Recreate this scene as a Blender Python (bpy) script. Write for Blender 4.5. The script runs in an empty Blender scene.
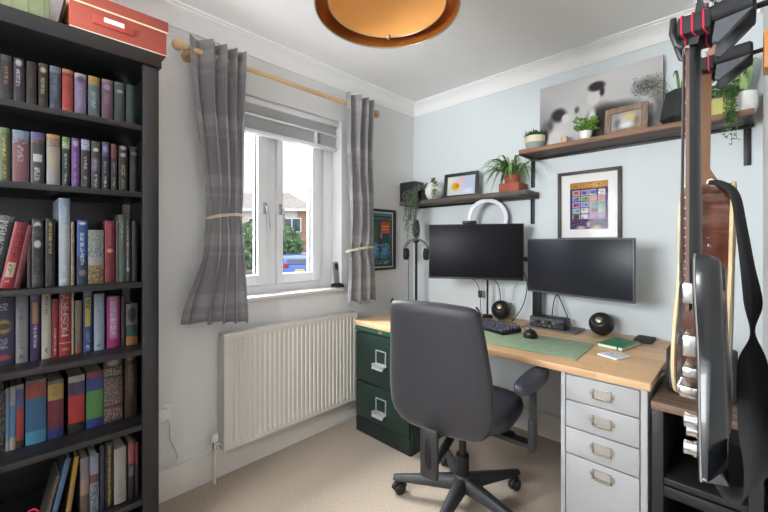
import bpy, bmesh, math, random
from math import sin, cos, pi, radians
from mathutils import Vector, Matrix, noise

SC = bpy.context.scene
COL = SC.collection

# ------------------------------------------------------------------ camera
cam_data = bpy.data.cameras.new('camera')
cam_data.sensor_width = 36.0
cam_data.lens = 36.0 * 373.0 / 768.0
cam_data.shift_y = -12.5 / 768.0
cam_data.clip_start = 0.02
cam = bpy.data.objects.new('camera', cam_data)
COL.objects.link(cam)
cam.location = (2.024, -2.45, 1.24)
cam.rotation_euler = (pi / 2, 0, radians(44.06))
SC.camera = cam

# ------------------------------------------------------------------ sky, lights, exposure
world = bpy.data.worlds.new('sky')
SC.world = world
world.use_nodes = True
wn = world.node_tree
for n in list(wn.nodes):
    wn.nodes.remove(n)
w_out = wn.nodes.new('ShaderNodeOutputWorld')
w_bg = wn.nodes.new('ShaderNodeBackground')
w_ramp = wn.nodes.new('ShaderNodeValToRGB')
w_sep = wn.nodes.new('ShaderNodeSeparateXYZ')
w_tc = wn.nodes.new('ShaderNodeTexCoord')
wn.links.new(w_tc.outputs['Generated'], w_sep.inputs[0])
wn.links.new(w_sep.outputs['Z'], w_ramp.inputs[0])
w_ramp.color_ramp.elements[0].position = 0.0
w_ramp.color_ramp.elements[0].color = (1.0, 1.0, 1.0, 1)
w_ramp.color_ramp.elements[1].position = 0.75
w_ramp.color_ramp.elements[1].color = (1.9, 2.0, 2.2, 1)
wn.links.new(w_ramp.outputs[0], w_bg.inputs[0])
w_bg.inputs[1].default_value = 1.1
wn.links.new(w_bg.outputs[0], w_out.inputs[0])


def area_light(name, loc, rot, sx, sy, watts, col=(1, 1, 1)):
    d = bpy.data.lights.new(name, 'AREA')
    d.shape = 'RECTANGLE'; d.size = sx; d.size_y = sy
    d.energy = watts; d.color = col
    o = bpy.data.objects.new(name, d); COL.objects.link(o)
    o.location = loc; o.rotation_euler = rot
    return o


# added fill lamp in the unseen hall, shining through the doorway behind the camera
area_light('hall_fill_light', (.85, -3.75, 1.62), (radians(104), 0, 0), 1.2, .8, 85, (0.94, 0.97, 1.0))
# added lamp high outside the window, out of view, standing in for brighter sky
area_light('window_sky_fill', (-1.9, -1.25, 3.35), (0, radians(-50), 0), 1.7, 3.0, 1250, (0.93, 0.97, 1.0))

SC.view_settings.view_transform = 'Standard'
SC.view_settings.look = 'None'
SC.view_settings.gamma = 1.0
SC.view_settings.use_curve_mapping = False
SC.view_settings.exposure = 0.3


# ------------------------------------------------------------------ helpers
def lin(c):
    c = c / 255.0
    return c / 12.92 if c <= 0.04045 else ((c + 0.055) / 1.055) ** 2.4


def rgb(c):
    return (lin(c[0]), lin(c[1]), lin(c[2]), 1.0)


def mat(name, c, rough=0.5, metal=0.0, var=0.0, vscale=8.0, stretch=(1, 1, 1), bump=0.0, bscale=60.0, spec=0.5, coat=0.0, emit=0.0, sheen=0.0):
    m = bpy.data.materials.new(name)
    m.use_nodes = True
    nt = m.node_tree
    b = nt.nodes['Principled BSDF']
    b.inputs['Base Color'].default_value = rgb(c)
    b.inputs['Roughness'].default_value = rough
    b.inputs['Metallic'].default_value = metal
    b.inputs['Specular IOR Level'].default_value = spec
    b.inputs['Coat Weight'].default_value = coat
    b.inputs['Sheen Weight'].default_value = sheen
    if emit:
        b.inputs['Emission Color'].default_value = rgb(c)
        b.inputs['Emission Strength'].default_value = emit
    if var or bump:
        tc = nt.nodes.new('ShaderNodeTexCoord')
        mp = nt.nodes.new('ShaderNodeMapping')
        mp.inputs['Scale'].default_value = stretch
        nt.links.new(tc.outputs['Object'], mp.inputs[0])
    if var:
        nz = nt.nodes.new('ShaderNodeTexNoise')
        nz.inputs['Scale'].default_value = vscale
        nz.inputs['Detail'].default_value = 5
        nt.links.new(mp.outputs[0], nz.inputs['Vector'])
        rp = nt.nodes.new('ShaderNodeValToRGB')
        rp.color_ramp.elements[0].position = 0.3
        rp.color_ramp.elements[1].position = 0.7
        rp.color_ramp.elements[0].color = rgb([max(0, x * (1 - var)) for x in c])
        rp.color_ramp.elements[1].color = rgb([min(255, x * (1 + var)) for x in c])
        nt.links.new(nz.outputs['Fac'], rp.inputs[0])
        nt.links.new(rp.outputs[0], b.inputs['Base Color'])
    if bump:
        n2 = nt.nodes.new('ShaderNodeTexNoise')
        n2.inputs['Scale'].default_value = bscale
        n2.inputs['Detail'].default_value = 4
        nt.links.new(mp.outputs[0], n2.inputs['Vector'])
        bp = nt.nodes.new('ShaderNodeBump')
        bp.inputs['Strength'].default_value = bump
        bp.inputs['Distance'].default_value = 0.004
        nt.links.new(n2.outputs['Fac'], bp.inputs['Height'])
        nt.links.new(bp.outputs[0], b.inputs['Normal'])
    return m


def attr_mat(name, rough=0.5, spec=0.4, emit=0.0, coat=0.0):
    m = bpy.data.materials.new(name)
    m.use_nodes = True
    nt = m.node_tree
    b = nt.nodes['Principled BSDF']
    a = nt.nodes.new('ShaderNodeAttribute')
    a.attribute_name = 'print'
    nt.links.new(a.outputs['Color'], b.inputs['Base Color'])
    b.inputs['Roughness'].default_value = rough
    b.inputs['Specular IOR Level'].default_value = spec
    b.inputs['Coat Weight'].default_value = coat
    if emit:
        nt.links.new(a.outputs['Color'], b.inputs['Emission Color'])
        b.inputs['Emission Strength'].default_value = emit
    return m


def glass_mat(name, tint=(1, 1, 1), refl=0.06, rough=0.0):
    m = bpy.data.materials.new(name)
    m.use_nodes = True
    nt = m.node_tree
    out = nt.nodes['Material Output']
    tr = nt.nodes.new('ShaderNodeBsdfTransparent'); tr.inputs[0].default_value = (*tint, 1)
    gl = nt.nodes.new('ShaderNodeBsdfGlossy'); gl.inputs['Roughness'].default_value = rough
    mx = nt.nodes.new('ShaderNodeMixShader'); mx.inputs[0].default_value = refl
    nt.links.new(tr.outputs[0], mx.inputs[1]); nt.links.new(gl.outputs[0], mx.inputs[2])
    nt.links.new(mx.outputs[0], out.inputs[0])
    return m


class MB:
    """collects shapes; build() links them as one mesh object"""

    def __init__(s):
        s.v = []; s.f = []; s.m = []; s.M = Matrix()

    def add(s, verts, faces, mi=0):
        b = len(s.v)
        s.v += [s.M @ Vector(p) for p in verts]
        for f in faces:
            s.f.append([i + b for i in f]); s.m.append(mi)
        return s

    def box(s, x0, x1, y0, y1, z0, z1, bev=0.0, seg=2, mi=0):
        if bev <= 0:
            v = [(x0, y0, z0), (x1, y0, z0), (x1, y1, z0), (x0, y1, z0), (x0, y0, z1), (x1, y0, z1), (x1, y1, z1), (x0, y1, z1)]
            f = [(0, 3, 2, 1), (4, 5, 6, 7), (0, 1, 5, 4), (1, 2, 6, 5), (2, 3, 7, 6), (3, 0, 4, 7)]
            return s.add(v, f, mi)
        bm = bmesh.new()
        bmesh.ops.create_cube(bm, size=1.0)
        for v in bm.verts:
            v.co = Vector(((x0 + x1) / 2 + v.co.x * (x1 - x0), (y0 + y1) / 2 + v.co.y * (y1 - y0), (z0 + z1) / 2 + v.co.z * (z1 - z0)))
        bmesh.ops.bevel(bm, geom=bm.edges[:], offset=bev, segments=seg, profile=0.5, affect='EDGES')
        bm.verts.index_update()
        s.add([v.co.copy() for v in bm.verts], [[v.index for v in f.verts] for f in bm.faces], mi)
        bm.free()
        return s

    def tube(s, pts, r, n=8, caps=True, mi=0):
        pts = [Vector(p) for p in pts]
        rs = r if isinstance(r, (list, tuple)) else [r] * len(pts)
        rings = []
        up = None
        for i, p in enumerate(pts):
            t = (pts[min(i + 1, len(pts) - 1)] - pts[max(i - 1, 0)]).normalized()
            if up is None:
                up = Vector((0, 0, 1)) if abs(t.z) < 0.9 else Vector((1, 0, 0))
            a = t.cross(up)
            if a.length < 1e-5:
                a = t.cross(Vector((0, 1, 0)))
            a.normalize(); b2 = a.cross(t).normalized(); up = b2
            rings.append([p + a * cos(2 * pi * k / n) * rs[i] + b2 * sin(2 * pi * k / n) * rs[i] for k in range(n)])
        return s.loft(rings, caps, mi)

    def loft(s, rings, caps=True, mi=0):
        n = len(rings[0])
        v = [p for r in rings for p in r]
        f = []
        for i in range(len(rings) - 1):
            for k in range(n):
                f.append((i * n + k, i * n + (k + 1) % n, (i + 1) * n + (k + 1) % n, (i + 1) * n + k))
        if caps:
            f.append(tuple(range(n))[::-1]); f.append(tuple((len(rings) - 1) * n + k for k in range(n)))
        return s.add(v, f, mi)

    def cyl(s, p0, p1, r0, r1=None, n=20, caps=True, mi=0):
        return s.tube([p0, p1], [r0, r0 if r1 is None else r1], n, caps, mi)

    def lathe(s, prof, c=(0, 0, 0), n=28, caps=True, mi=0, sx=1, sy=1):
        rings = [[(c[0] + r * cos(2 * pi * k / n) * sx, c[1] + r * sin(2 * pi * k / n) * sy, c[2] + z) for k in range(n)] for r, z in prof]
        return s.loft(rings, caps, mi)

    def ball(s, c, r, n=16, sc=(1, 1, 1), mi=0):
        m = max(6, n // 2)
        prof = [(max(1e-4, r * sin(pi * i / m)), -r * cos(pi * i / m)) for i in range(m + 1)]
        rings = [[(c[0] + q * cos(2 * pi * k / n) * sc[0], c[1] + q * sin(2 * pi * k / n) * sc[1], c[2] + z * sc[2]) for k in range(n)] for q, z in prof]
        return s.loft(rings, True, mi)

    def prism(s, poly, a, b, axis='x', mi=0, bev=0.0):
        """poly of 2D points extruded along axis"""
        def P(p, t):
            return {'x': (t, p[0], p[1]), 'y': (p[0], t, p[1]), 'z': (p[0], p[1], t)}[axis]
        n = len(poly)
        if bev > 0:
            cx = sum(p[0] for p in poly) / n; cy = sum(p[1] for p in poly) / n
            def shrink(k):
                out = []
                for i in range(n):
                    p0, p1, p2 = Vector(poly[i - 1]), Vector(poly[i]), Vector(poly[(i + 1) % n])
                    e = (p2 - p0).normalized(); nrm = Vector((e.y, -e.x))
                    if nrm.dot(p1 - Vector((cx, cy))) > 0:
                        nrm = -nrm
                    out.append(tuple(p1 + nrm * k))
                return out
            sg = 1 if b > a else -1
            rings = []
            for k, q in ((bev, 0), (bev * .3, bev * .3), (0, bev)):
                rings.append([P(p, a + sg * q) for p in shrink(k)])
            for k, q in ((0, bev), (bev * .3, bev * .3), (bev, 0)):
                rings.append([P(p, b - sg * q) for p in shrink(k)])
            return s.loft(rings, True, mi)
        return s.loft([[P(p, a) for p in poly], [P(p, b) for p in poly]], True, mi)

    def sheet(s, fn, nu, nv, mi=0):
        v = [fn(i / nu, j / nv) for j in range(nv + 1) for i in range(nu + 1)]
        f = [(j * (nu + 1) + i, j * (nu + 1) + i + 1, (j + 1) * (nu + 1) + i + 1, (j + 1) * (nu + 1) + i) for j in range(nv) for i in range(nu)]
        return s.add(v, f, mi)

    def build(s, name, mats, parent=None, loc=None, smooth=True, angle=35, recalc=True):
        me = bpy.data.meshes.new(name)
        me.from_pydata([tuple(p) for p in s.v], [], s.f)
        if not isinstance(mats, (list, tuple)):
            mats = [mats]
        for m in mats:
            me.materials.append(m)
        for i, p in enumerate(me.polygons):
            p.material_index = s.m[i]
        if recalc:
            bm = bmesh.new(); bm.from_mesh(me)
            bmesh.ops.recalc_face_normals(bm, faces=bm.faces[:])
            bm.to_mesh(me); bm.free()
        if smooth:
            me.shade_smooth()
            me.set_sharp_from_angle(angle=radians(angle))
        o = bpy.data.objects.new(name, me)
        COL.objects.link(o)
        if parent is not None:
            o.parent = parent
        if loc is not None:
            o.location = loc
        return o


def tag(o, label, cat, group=None):
    o['label'] = label; o['category'] = cat
    if group:
        o['group'] = group
    return o


def thing(name, label, cat, loc=(0, 0, 0), rotz=0.0, group=None):
    o = bpy.data.objects.new(name, None)
    COL.objects.link(o)
    o.empty_display_size = 0.05
    o.location = loc; o.rotation_euler = (0, 0, rotz)
    return tag(o, label, cat, group)


def struct(o):
    o['kind'] = 'structure'
    return o


def lerp(a, b, t):
    return a + (b - a) * t


def smooth_poly(pts, k=6):
    """closed Catmull-Rom through 2D points"""
    out = []
    n = len(pts)
    for i in range(n):
        p0, p1, p2, p3 = (Vector(pts[(i + d) % n]) for d in (-1, 0, 1, 2))
        for j in range(k):
            t = j / k
            out.append(tuple(0.5 * ((2 * p1) + (p2 - p0) * t + (2 * p0 - 5 * p1 + 4 * p2 - p3) * t * t + (3 * p1 - p0 - 3 * p2 + p3) * t ** 3)))
    return out


def spline(pts, k=8):
    """open Catmull-Rom through 3D points"""
    pts = [Vector(p) for p in pts]
    q = [pts[0] * 2 - pts[1]] + pts + [pts[-1] * 2 - pts[-2]]
    out = []
    for i in range(1, len(q) - 2):
        p0, p1, p2, p3 = q[i - 1:i + 3]
        for j in range(k):
            t = j / k
            out.append(0.5 * ((2 * p1) + (p2 - p0) * t + (2 * p0 - 5 * p1 + 4 * p2 - p3) * t * t + (3 * p1 - p0 - 3 * p2 + p3) * t ** 3))
    out.append(pts[-1])
    return out


class Paint:
    """a small grid of flat colour cells: printed surfaces (row 0 is the top)"""

    def __init__(s, nu, nv, c):
        s.nu, s.nv = nu, nv
        s.g = [[tuple(c) for _ in range(nu)] for _ in range(nv)]

    def rect(s, u0, v0, u1, v1, c):
        for j in range(s.nv):
            for i in range(s.nu):
                if u0 <= (i + .5) / s.nu <= u1 and v0 <= (j + .5) / s.nv <= v1:
                    s.g[j][i] = tuple(c)
        return s

    def blob(s, u, v, ru, rv, c, hard=1.0):
        for j in range(s.nv):
            for i in range(s.nu):
                d = ((((i + .5) / s.nu - u) / ru) ** 2 + (((j + .5) / s.nv - v) / rv) ** 2) ** .5
                if d < 1:
                    k = min(1, (1 - d) / max(1e-3, 1 - hard)) if hard < 1 else 1
                    s.g[j][i] = tuple(lerp(a, b, k) for a, b in zip(s.g[j][i], c))
        return s

    def speck(s, u0, v0, u1, v1, cols, p, seed):
        r = random.Random(seed)
        for j in range(s.nv):
            for i in range(s.nu):
                if u0 <= (i + .5) / s.nu <= u1 and v0 <= (j + .5) / s.nv <= v1 and r.random() < p:
                    s.g[j][i] = tuple(r.choice(cols))
        return s

    def put(s, i, j, c):
        if 0 <= i < s.nu and 0 <= j < s.nv:
            s.g[j][i] = tuple(c)

    def build(s, name, o, U, V, m, parent=None, bulge=None):
        """o: lower-left corner, U along the print, V upward"""
        o, U, V = Vector(o), Vector(U), Vector(V)
        N = U.cross(V).normalized()
        verts = []
        for j in range(s.nv + 1):
            for i in range(s.nu + 1):
                p = o + U * (i / s.nu) + V * (j / s.nv)
                if bulge:
                    p = p + N * bulge * (1 - (2 * i / s.nu - 1) ** 2)
                verts.append(tuple(p))
        w = s.nu + 1
        faces = [(j * w + i, j * w + i + 1, (j + 1) * w + i + 1, (j + 1) * w + i) for j in range(s.nv) for i in range(s.nu)]
        me = bpy.data.meshes.new(name)
        me.from_pydata(verts, [], faces)
        me.materials.append(m)
        ca = me.color_attributes.new('print', 'FLOAT_COLOR', 'CORNER')
        data = []
        for j in range(s.nv):
            for i in range(s.nu):
                data += list(rgb(s.g[s.nv - 1 - j][i])) * 4
        ca.data.foreach_set('color', data)
        if bulge:
            me.shade_smooth()
        ob = bpy.data.objects.new(name, me)
        COL.objects.link(ob)
        if parent is not None:
            ob.parent = parent
        return ob


FONT = {'M': '10001 11011 10101 10101 10001 10001 10001', 'U': '10001 10001 10001 10001 10001 10001 01110', 'R': '11110 10001 10001 11110 10100 10010 10001',
        'D': '11110 10001 10001 10001 10001 10001 11110', 'E': '11111 10000 10000 11110 10000 10000 11111', 'O': '01110 10001 10001 10001 10001 10001 01110',
        'S': '01111 10000 10000 01110 00001 00001 11110', 'A': '01110 10001 10001 11111 10001 10001 10001', 'Y': '10001 10001 01010 00100 00100 00100 00100',
        'N': '10001 11001 10101 10011 10001 10001 10001', 'K': '10001 10010 10100 11000 10100 10010 10001', 'I': '11111 00100 00100 00100 00100 00100 11111'}

# ------------------------------------------------------------------ materials
M = {}
M['wall_warm'] = mat('wall_warm', (224, 224, 223), 0.9, bump=0.05, bscale=300)
M['wall_cool'] = mat('wall_cool', (214, 221, 223), 0.9, bump=0.05, bscale=300)
M['ceil'] = mat('ceiling_paint', (240, 240, 239), 0.92)
M['gloss_white'] = mat('white_gloss', (222, 217, 211), 0.4)
M['upvc'] = mat('white_upvc', (236, 238, 240), 0.35)
M['carpet'] = mat('carpet', (182, 165, 147), 0.98, var=0.07, vscale=120, bump=0.9, bscale=500, spec=0.1, sheen=0.2)
M['black_wood'] = mat('black_brown_wood', (22, 21, 23), 0.36, var=0.12, vscale=14, stretch=(1, 8, 1))
M['black'] = mat('black_plastic', (26, 26, 29), 0.42)
M['black_soft'] = mat('black_soft', (30, 30, 33), 0.75)
M['black_metal'] = mat('black_metal', (30, 30, 32), 0.45, 0.3)
M['chrome'] = mat('chrome', (228, 229, 231), 0.2, 1.0)
M['satin'] = mat('satin_plate', (196, 198, 201), 0.38, 0.55)
M['steel'] = mat('steel', (190, 190, 190), 0.3, 1.0)
M['label_card'] = mat('label_card', (164, 160, 154), 0.7)
M['brass'] = mat('aged_nickel', (176, 170, 160), 0.32, 0.9)
M['green_metal'] = mat('green_enamel', (27, 47, 40), 0.32, var=0.06, vscale=5)
M['green_dark'] = mat('green_enamel_dark', (20, 34, 31), 0.4)
M['grey_metal'] = mat('grey_enamel', (170, 171, 173), 0.42)
M['pine'] = mat('pine', (206, 172, 128), 0.45, var=0.08, vscale=10, stretch=(1, .2, 1))
M['unit_wood'] = mat('unit_wood', (100, 80, 64), 0.55, var=0.3, vscale=16, stretch=(.25, 3, 3))
M['rustic'] = mat('rustic_wood', (132, 98, 74), 0.6, var=0.3, vscale=16, stretch=(.25, 3, 3))
M['white_rad'] = mat('radiator_enamel', (214, 210, 202), 0.4)
M['paper'] = mat('paper', (226, 219, 203), 0.9)
M['white'] = mat('white_matt', (232, 232, 230), 0.7)
M['white_glz'] = mat('white_glaze', (235, 235, 233), 0.25)
M['terracotta'] = mat('terracotta', (164, 88, 66), 0.75, var=0.08, vscale=20)
M['soil'] = mat('soil', (58, 44, 34), 0.95, bump=0.6, bscale=150)
M['leaf'] = mat('leaf_green', (92, 130, 70), 0.5, var=0.2, vscale=9)
M['leaf_pale'] = mat('leaf_pale', (150, 178, 120), 0.5, var=0.15, vscale=14)
M['leaf_grey'] = mat('leaf_grey', (122, 134, 112), 0.6, var=0.2, vscale=30)
M['leaf_mid'] = mat('leaf_mid', (96, 124, 76), 0.5, var=0.25, vscale=20)
M['leaf_dark'] = mat('leaf_dark', (58, 86, 48), 0.5, var=0.25, vscale=20)
M['chair_fabric'] = mat('charcoal_fabric', (40, 40, 45), 0.5, bump=0.12, bscale=900, sheen=0.12)
M['chair_leather'] = mat('charcoal_vinyl', (46, 49, 57), 0.42, bump=0.12, bscale=250)
M['chair_plastic'] = mat('chair_plastic', (38, 38, 41), 0.5)
M['screen'] = mat('screen_glass', (20, 20, 25), 0.4, spec=0.16)
M['screen2'] = mat('screen_matt', (30, 32, 39), 0.36, spec=0.28)
M['mat_green'] = mat('desk_mat_green', (144, 164, 136), 0.8, var=0.04, vscale=30)
M['note_green'] = mat('notebook_green', (44, 116, 80), 0.5)
M['red_box'] = mat('red_card', (150, 68, 54), 0.6, var=0.05, vscale=12)
M['green_box'] = mat('green_card', (124, 132, 98), 0.65, var=0.05, vscale=12)
M['cream'] = mat('cream', (226, 214, 186), 0.7)
M['amber_inner'] = mat('amber_inner', (206, 150, 82), 0.45, 0.35)
M['amber'] = mat('amber_fabric', (204, 132, 48), 0.7)
M['gold'] = mat('gold_lining', (206, 136, 62), 0.25, 0.8)
M['mahogany'] = mat('mahogany', (78, 45, 34), 0.2, var=0.22, vscale=10, stretch=(4, 4, .5), coat=0.6)
M['maple'] = mat('neck_wood', (132, 98, 72), 0.4, var=0.1, vscale=10, stretch=(4, 4, .5))
M['binding'] = mat('cream_binding', (228, 204, 158), 0.4)
M['spruce'] = mat('spruce_top', (206, 160, 100), 0.3, var=0.06, vscale=30, stretch=(1, 6, .3), coat=0.4)
M['guitar_black'] = mat('gloss_black', (24, 26, 29), 0.34, coat=0.25)
M['rosewood'] = mat('rosewood', (88, 62, 50), 0.5, var=0.15, vscale=30, stretch=(3, 3, .4))
M['red_thread'] = mat('red_thread', (196, 30, 66), 0.6)
M['hook_wood'] = mat('orange_wood', (196, 128, 56), 0.45, var=0.1, vscale=14, stretch=(1, 1, .2))
M['strap'] = mat('strap_webbing', (27, 28, 32), 0.7, bump=0.2, bscale=600)
M['rope'] = mat('tieback_cord', (222, 210, 184), 0.8)
M['print'] = attr_mat('printed_paper', 0.8, 0.08)
M['print_gloss'] = attr_mat('printed_jacket', 0.35, 0.35)
M['glass'] = glass_mat('window_glass', (0.97, 0.98, 0.98), 0.05)
M['picture_glass'] = glass_mat('picture_glass', (0.99, 0.99, 0.99), 0.004, 0.05)
M['frame_dark'] = mat('frame_dark_wood', (58, 50, 46), 0.5, var=0.15, vscale=18, stretch=(6, 1, .6))
M['frame_black'] = mat('frame_black', (38, 38, 40), 0.45)
M['frame_brown'] = mat('frame_brown', (134, 112, 94), 0.6, var=0.15, vscale=20, stretch=(4, 4, .5))
M['ring_white'] = mat('ring_diffuser', (232, 232, 244), 0.5)
M['amp_grey'] = mat('grey_vinyl', (66, 69, 75), 0.6, bump=0.1, bscale=400)
M['unit_black'] = mat('unit_black', (33, 33, 35), 0.42)
M['bronze'] = mat('speaker_cone', (176, 156, 128), 0.35, 0.6)


def plaid_mat():
    m = bpy.data.materials.new('grey_check_fabric')
    m.use_nodes = True
    nt = m.node_tree
    b = nt.nodes['Principled BSDF']
    b.inputs['Roughness'].default_value = 0.92
    b.inputs['Specular IOR Level'].default_value = 0.15
    a = nt.nodes.new('ShaderNodeUVMap'); a.uv_map = 'cloth'
    sp = nt.nodes.new('ShaderNodeSeparateXYZ')
    nt.links.new(a.outputs[0], sp.inputs[0])

    def stripes(sock, per, lo, width):
        m1 = nt.nodes.new('ShaderNodeMath'); m1.operation = 'MULTIPLY'; m1.inputs[1].default_value = 1 / per
        nt.links.new(sock, m1.inputs[0])
        m2 = nt.nodes.new('ShaderNodeMath'); m2.operation = 'FRACT'
        nt.links.new(m1.outputs[0], m2.inputs[0])
        r = nt.nodes.new('ShaderNodeValToRGB')
        r.color_ramp.interpolation = 'EASE'
        e = r.color_ramp.elements
        e[0].position = 0.0; e[0].color = (0, 0, 0, 1)
        e[1].position = 1.0; e[1].color = (0, 0, 0, 1)
        for pos, val in ((lo, 0.05), (lo + .04, .75), (lo + width, .75), (lo + width + .04, .1), (lo + width + .12, .1), (lo + width + .14, .5), (lo + width + .17, .5), (lo + width + .19, .05)):
            k = e.new(min(.99, pos)); k.color = (val, val, val, 1)
        nt.links.new(m2.outputs[0], r.inputs[0])
        return r.outputs[0]
    s1 = stripes(sp.outputs['X'], 0.30, 0.2, 0.22)
    s2 = stripes(sp.outputs['Y'], 0.30, 0.15, 0.2)
    ad = nt.nodes.new('ShaderNodeMath'); ad.operation = 'ADD'
    nt.links.new(s1, ad.inputs[0]); nt.links.new(s2, ad.inputs[1])
    rp = nt.nodes.new('ShaderNodeValToRGB')
    rp.color_ramp.elements[0].position = 0; rp.color_ramp.elements[0].color = rgb((160, 158, 161))
    rp.color_ramp.elements[1].position = 1.0; rp.color_ramp.elements[1].color = rgb((196, 194, 195))
    ml = nt.nodes.new('ShaderNodeMath'); ml.operation = 'MULTIPLY'; ml.inputs[1].default_value = 0.6
    nt.links.new(ad.outputs[0], ml.inputs[0]); nt.links.new(ml.outputs[0], rp.inputs[0])
    nt.links.new(rp.outputs[0], b.inputs['Base Color'])
    # daylight glows softly through the cloth
    tl = nt.nodes.new('ShaderNodeBsdfTranslucent')
    nt.links.new(rp.outputs[0], tl.inputs[0])
    mx = nt.nodes.new('ShaderNodeMixShader'); mx.inputs[0].default_value = 0.3
    nt.links.new(b.outputs[0], mx.inputs[1]); nt.links.new(tl.outputs[0], mx.inputs[2])
    nt.links.new(mx.outputs[0], nt.nodes['Material Output'].inputs[0])
    return m


def block_wood():
    m = bpy.data.materials.new('oak_block_worktop')
    m.use_nodes = True
    nt = m.node_tree
    b = nt.nodes['Principled BSDF']
    b.inputs['Roughness'].default_value = 0.42
    tc = nt.nodes.new('ShaderNodeTexCoord')
    br = nt.nodes.new('ShaderNodeTexBrick')
    br.inputs['Scale'].default_value = 1.0
    br.inputs['Brick Width'].default_value = 0.42
    br.inputs['Row Height'].default_value = 0.042
    br.inputs['Mortar Size'].default_value = 0.0006
    br.inputs['Color1'].default_value = rgb((226, 184, 132))
    br.inputs['Color2'].default_value = rgb((210, 162, 110))
    br.inputs['Mortar'].default_value = rgb((180, 132, 86))
    nt.links.new(tc.outputs['Object'], br.inputs['Vector'])
    mp = nt.nodes.new('ShaderNodeMapping'); mp.inputs['Scale'].default_value = (3, 40, 40)
    nt.links.new(tc.outputs['Object'], mp.inputs[0])
    nz = nt.nodes.new('ShaderNodeTexNoise'); nz.inputs['Scale'].default_value = 3; nz.inputs['Detail'].default_value = 6
    nt.links.new(mp.outputs[0], nz.inputs['Vector'])
    mx = nt.nodes.new('ShaderNodeMixRGB'); mx.blend_type = 'MULTIPLY'; mx.inputs[0].default_value = 0.35
    nt.links.new(br.outputs['Color'], mx.inputs[1]); nt.links.new(nz.outputs['Fac'], mx.inputs[2])
    g = nt.nodes.new('ShaderNodeBrightContrast'); g.inputs['Bright'].default_value = 0.06
    nt.links.new(mx.outputs[0], g.inputs[0]); nt.links.new(g.outputs[0], b.inputs['Base Color'])
    return m


M['plaid'] = plaid_mat()
M['oak'] = block_wood()

# ================================================================== THE ROOM
RX, RY, RZ = 2.083, -3.2, 2.40      # desk wall y = 0, window wall x = 0
WY0, WY1, WZ0, WZ1 = -1.69, -0.785, 0.915, 2.09

struct(MB().box(-.25, RX + .2, RY - 1.2, .2, -.1, 0).build('floor', M['carpet'], smooth=False))
struct(MB().box(-.25, RX + .2, RY - 1.2, .2, RZ, RZ + .1).build('ceiling', M['ceil'], smooth=False))
b = MB()
b.box(-.25, 0, RY - .15, .2, 0, WZ0).box(-.25, 0, RY - .15, .2, WZ1, RZ)
b.box(-.25, 0, RY - .15, WY0, WZ0, WZ1).box(-.25, 0, WY1, .2, WZ0, WZ1)
struct(b.build('wall_window', M['wall_warm'], smooth=False))
struct(MB().box(0, RX, 0, .2, 0, RZ).build('wall_desk', M['wall_cool'], smooth=False))
struct(MB().box(RX, RX + .2, RY - .15, .2, 0, RZ).build('wall_guitar', M['wall_warm'], smooth=False))
b = MB()
b.box(0, .45, RY - .15, RY, 0, RZ).box(1.70, RX, RY - .15, RY, 0, RZ).box(.45, 1.70, RY - .15, RY, 2.08, RZ)
struct(b.build('wall_doorway', M['wall_warm'], smooth=False))
b = MB()
b.box(-.25, -.1, RY - 1.2, RY - .15, 0, RZ).box(RX + .05, RX + .2, RY - 1.2, RY - .15, 0, RZ).box(-.25, RX + .2, RY - 1.3, RY - 1.2, 0, RZ)
struct(b.build('wall_hall', M['wall_warm'], smooth=False))

# plaster cove between walls and ceiling: profile (distance from wall, height)
COVE = [(0, -.094), (.008, -.094), (.010, -.084), (.016, -.062), (.028, -.040), (.046, -.024), (.062, -.017), (.064, -.010), (.076, -.009), (.078, 0), (0, 0)]
struct(MB().prism([(x, RZ + z) for x, z in COVE], RY, 0, 'y').build('trim_1', M['ceil']))
struct(MB().prism([(-x, RZ + z) for x, z in COVE], 0, RX, 'x').build('trim_2', M['ceil']))
struct(MB().prism([(RX - x, RZ + z) for x, z in COVE], RY, 0, 'y').build('trim_3', M['ceil']))
SKIRT = [(0, 0), (.018, 0), (.018, .105), (.015, .112), (.015, .120), (.010, .132), (.006, .143), (0, .145)]
struct(MB().prism(SKIRT, RY, 0, 'y').build('baseboard_window', M['gloss_white']))
struct(MB().prism([(-x, z) for x, z in SKIRT], 0, RX, 'x').build('baseboard_desk', M['gloss_white']))

# ------------------------------------------------------------------ window
win = bpy.data.objects.new('window_1', None); COL.objects.link(win); win['kind'] = 'structure'
win.location = (-.10, -1.2375, .915)


def wl(b):
    b.M = Matrix.Translation((.10, 1.2375, -.915)); return b


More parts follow.
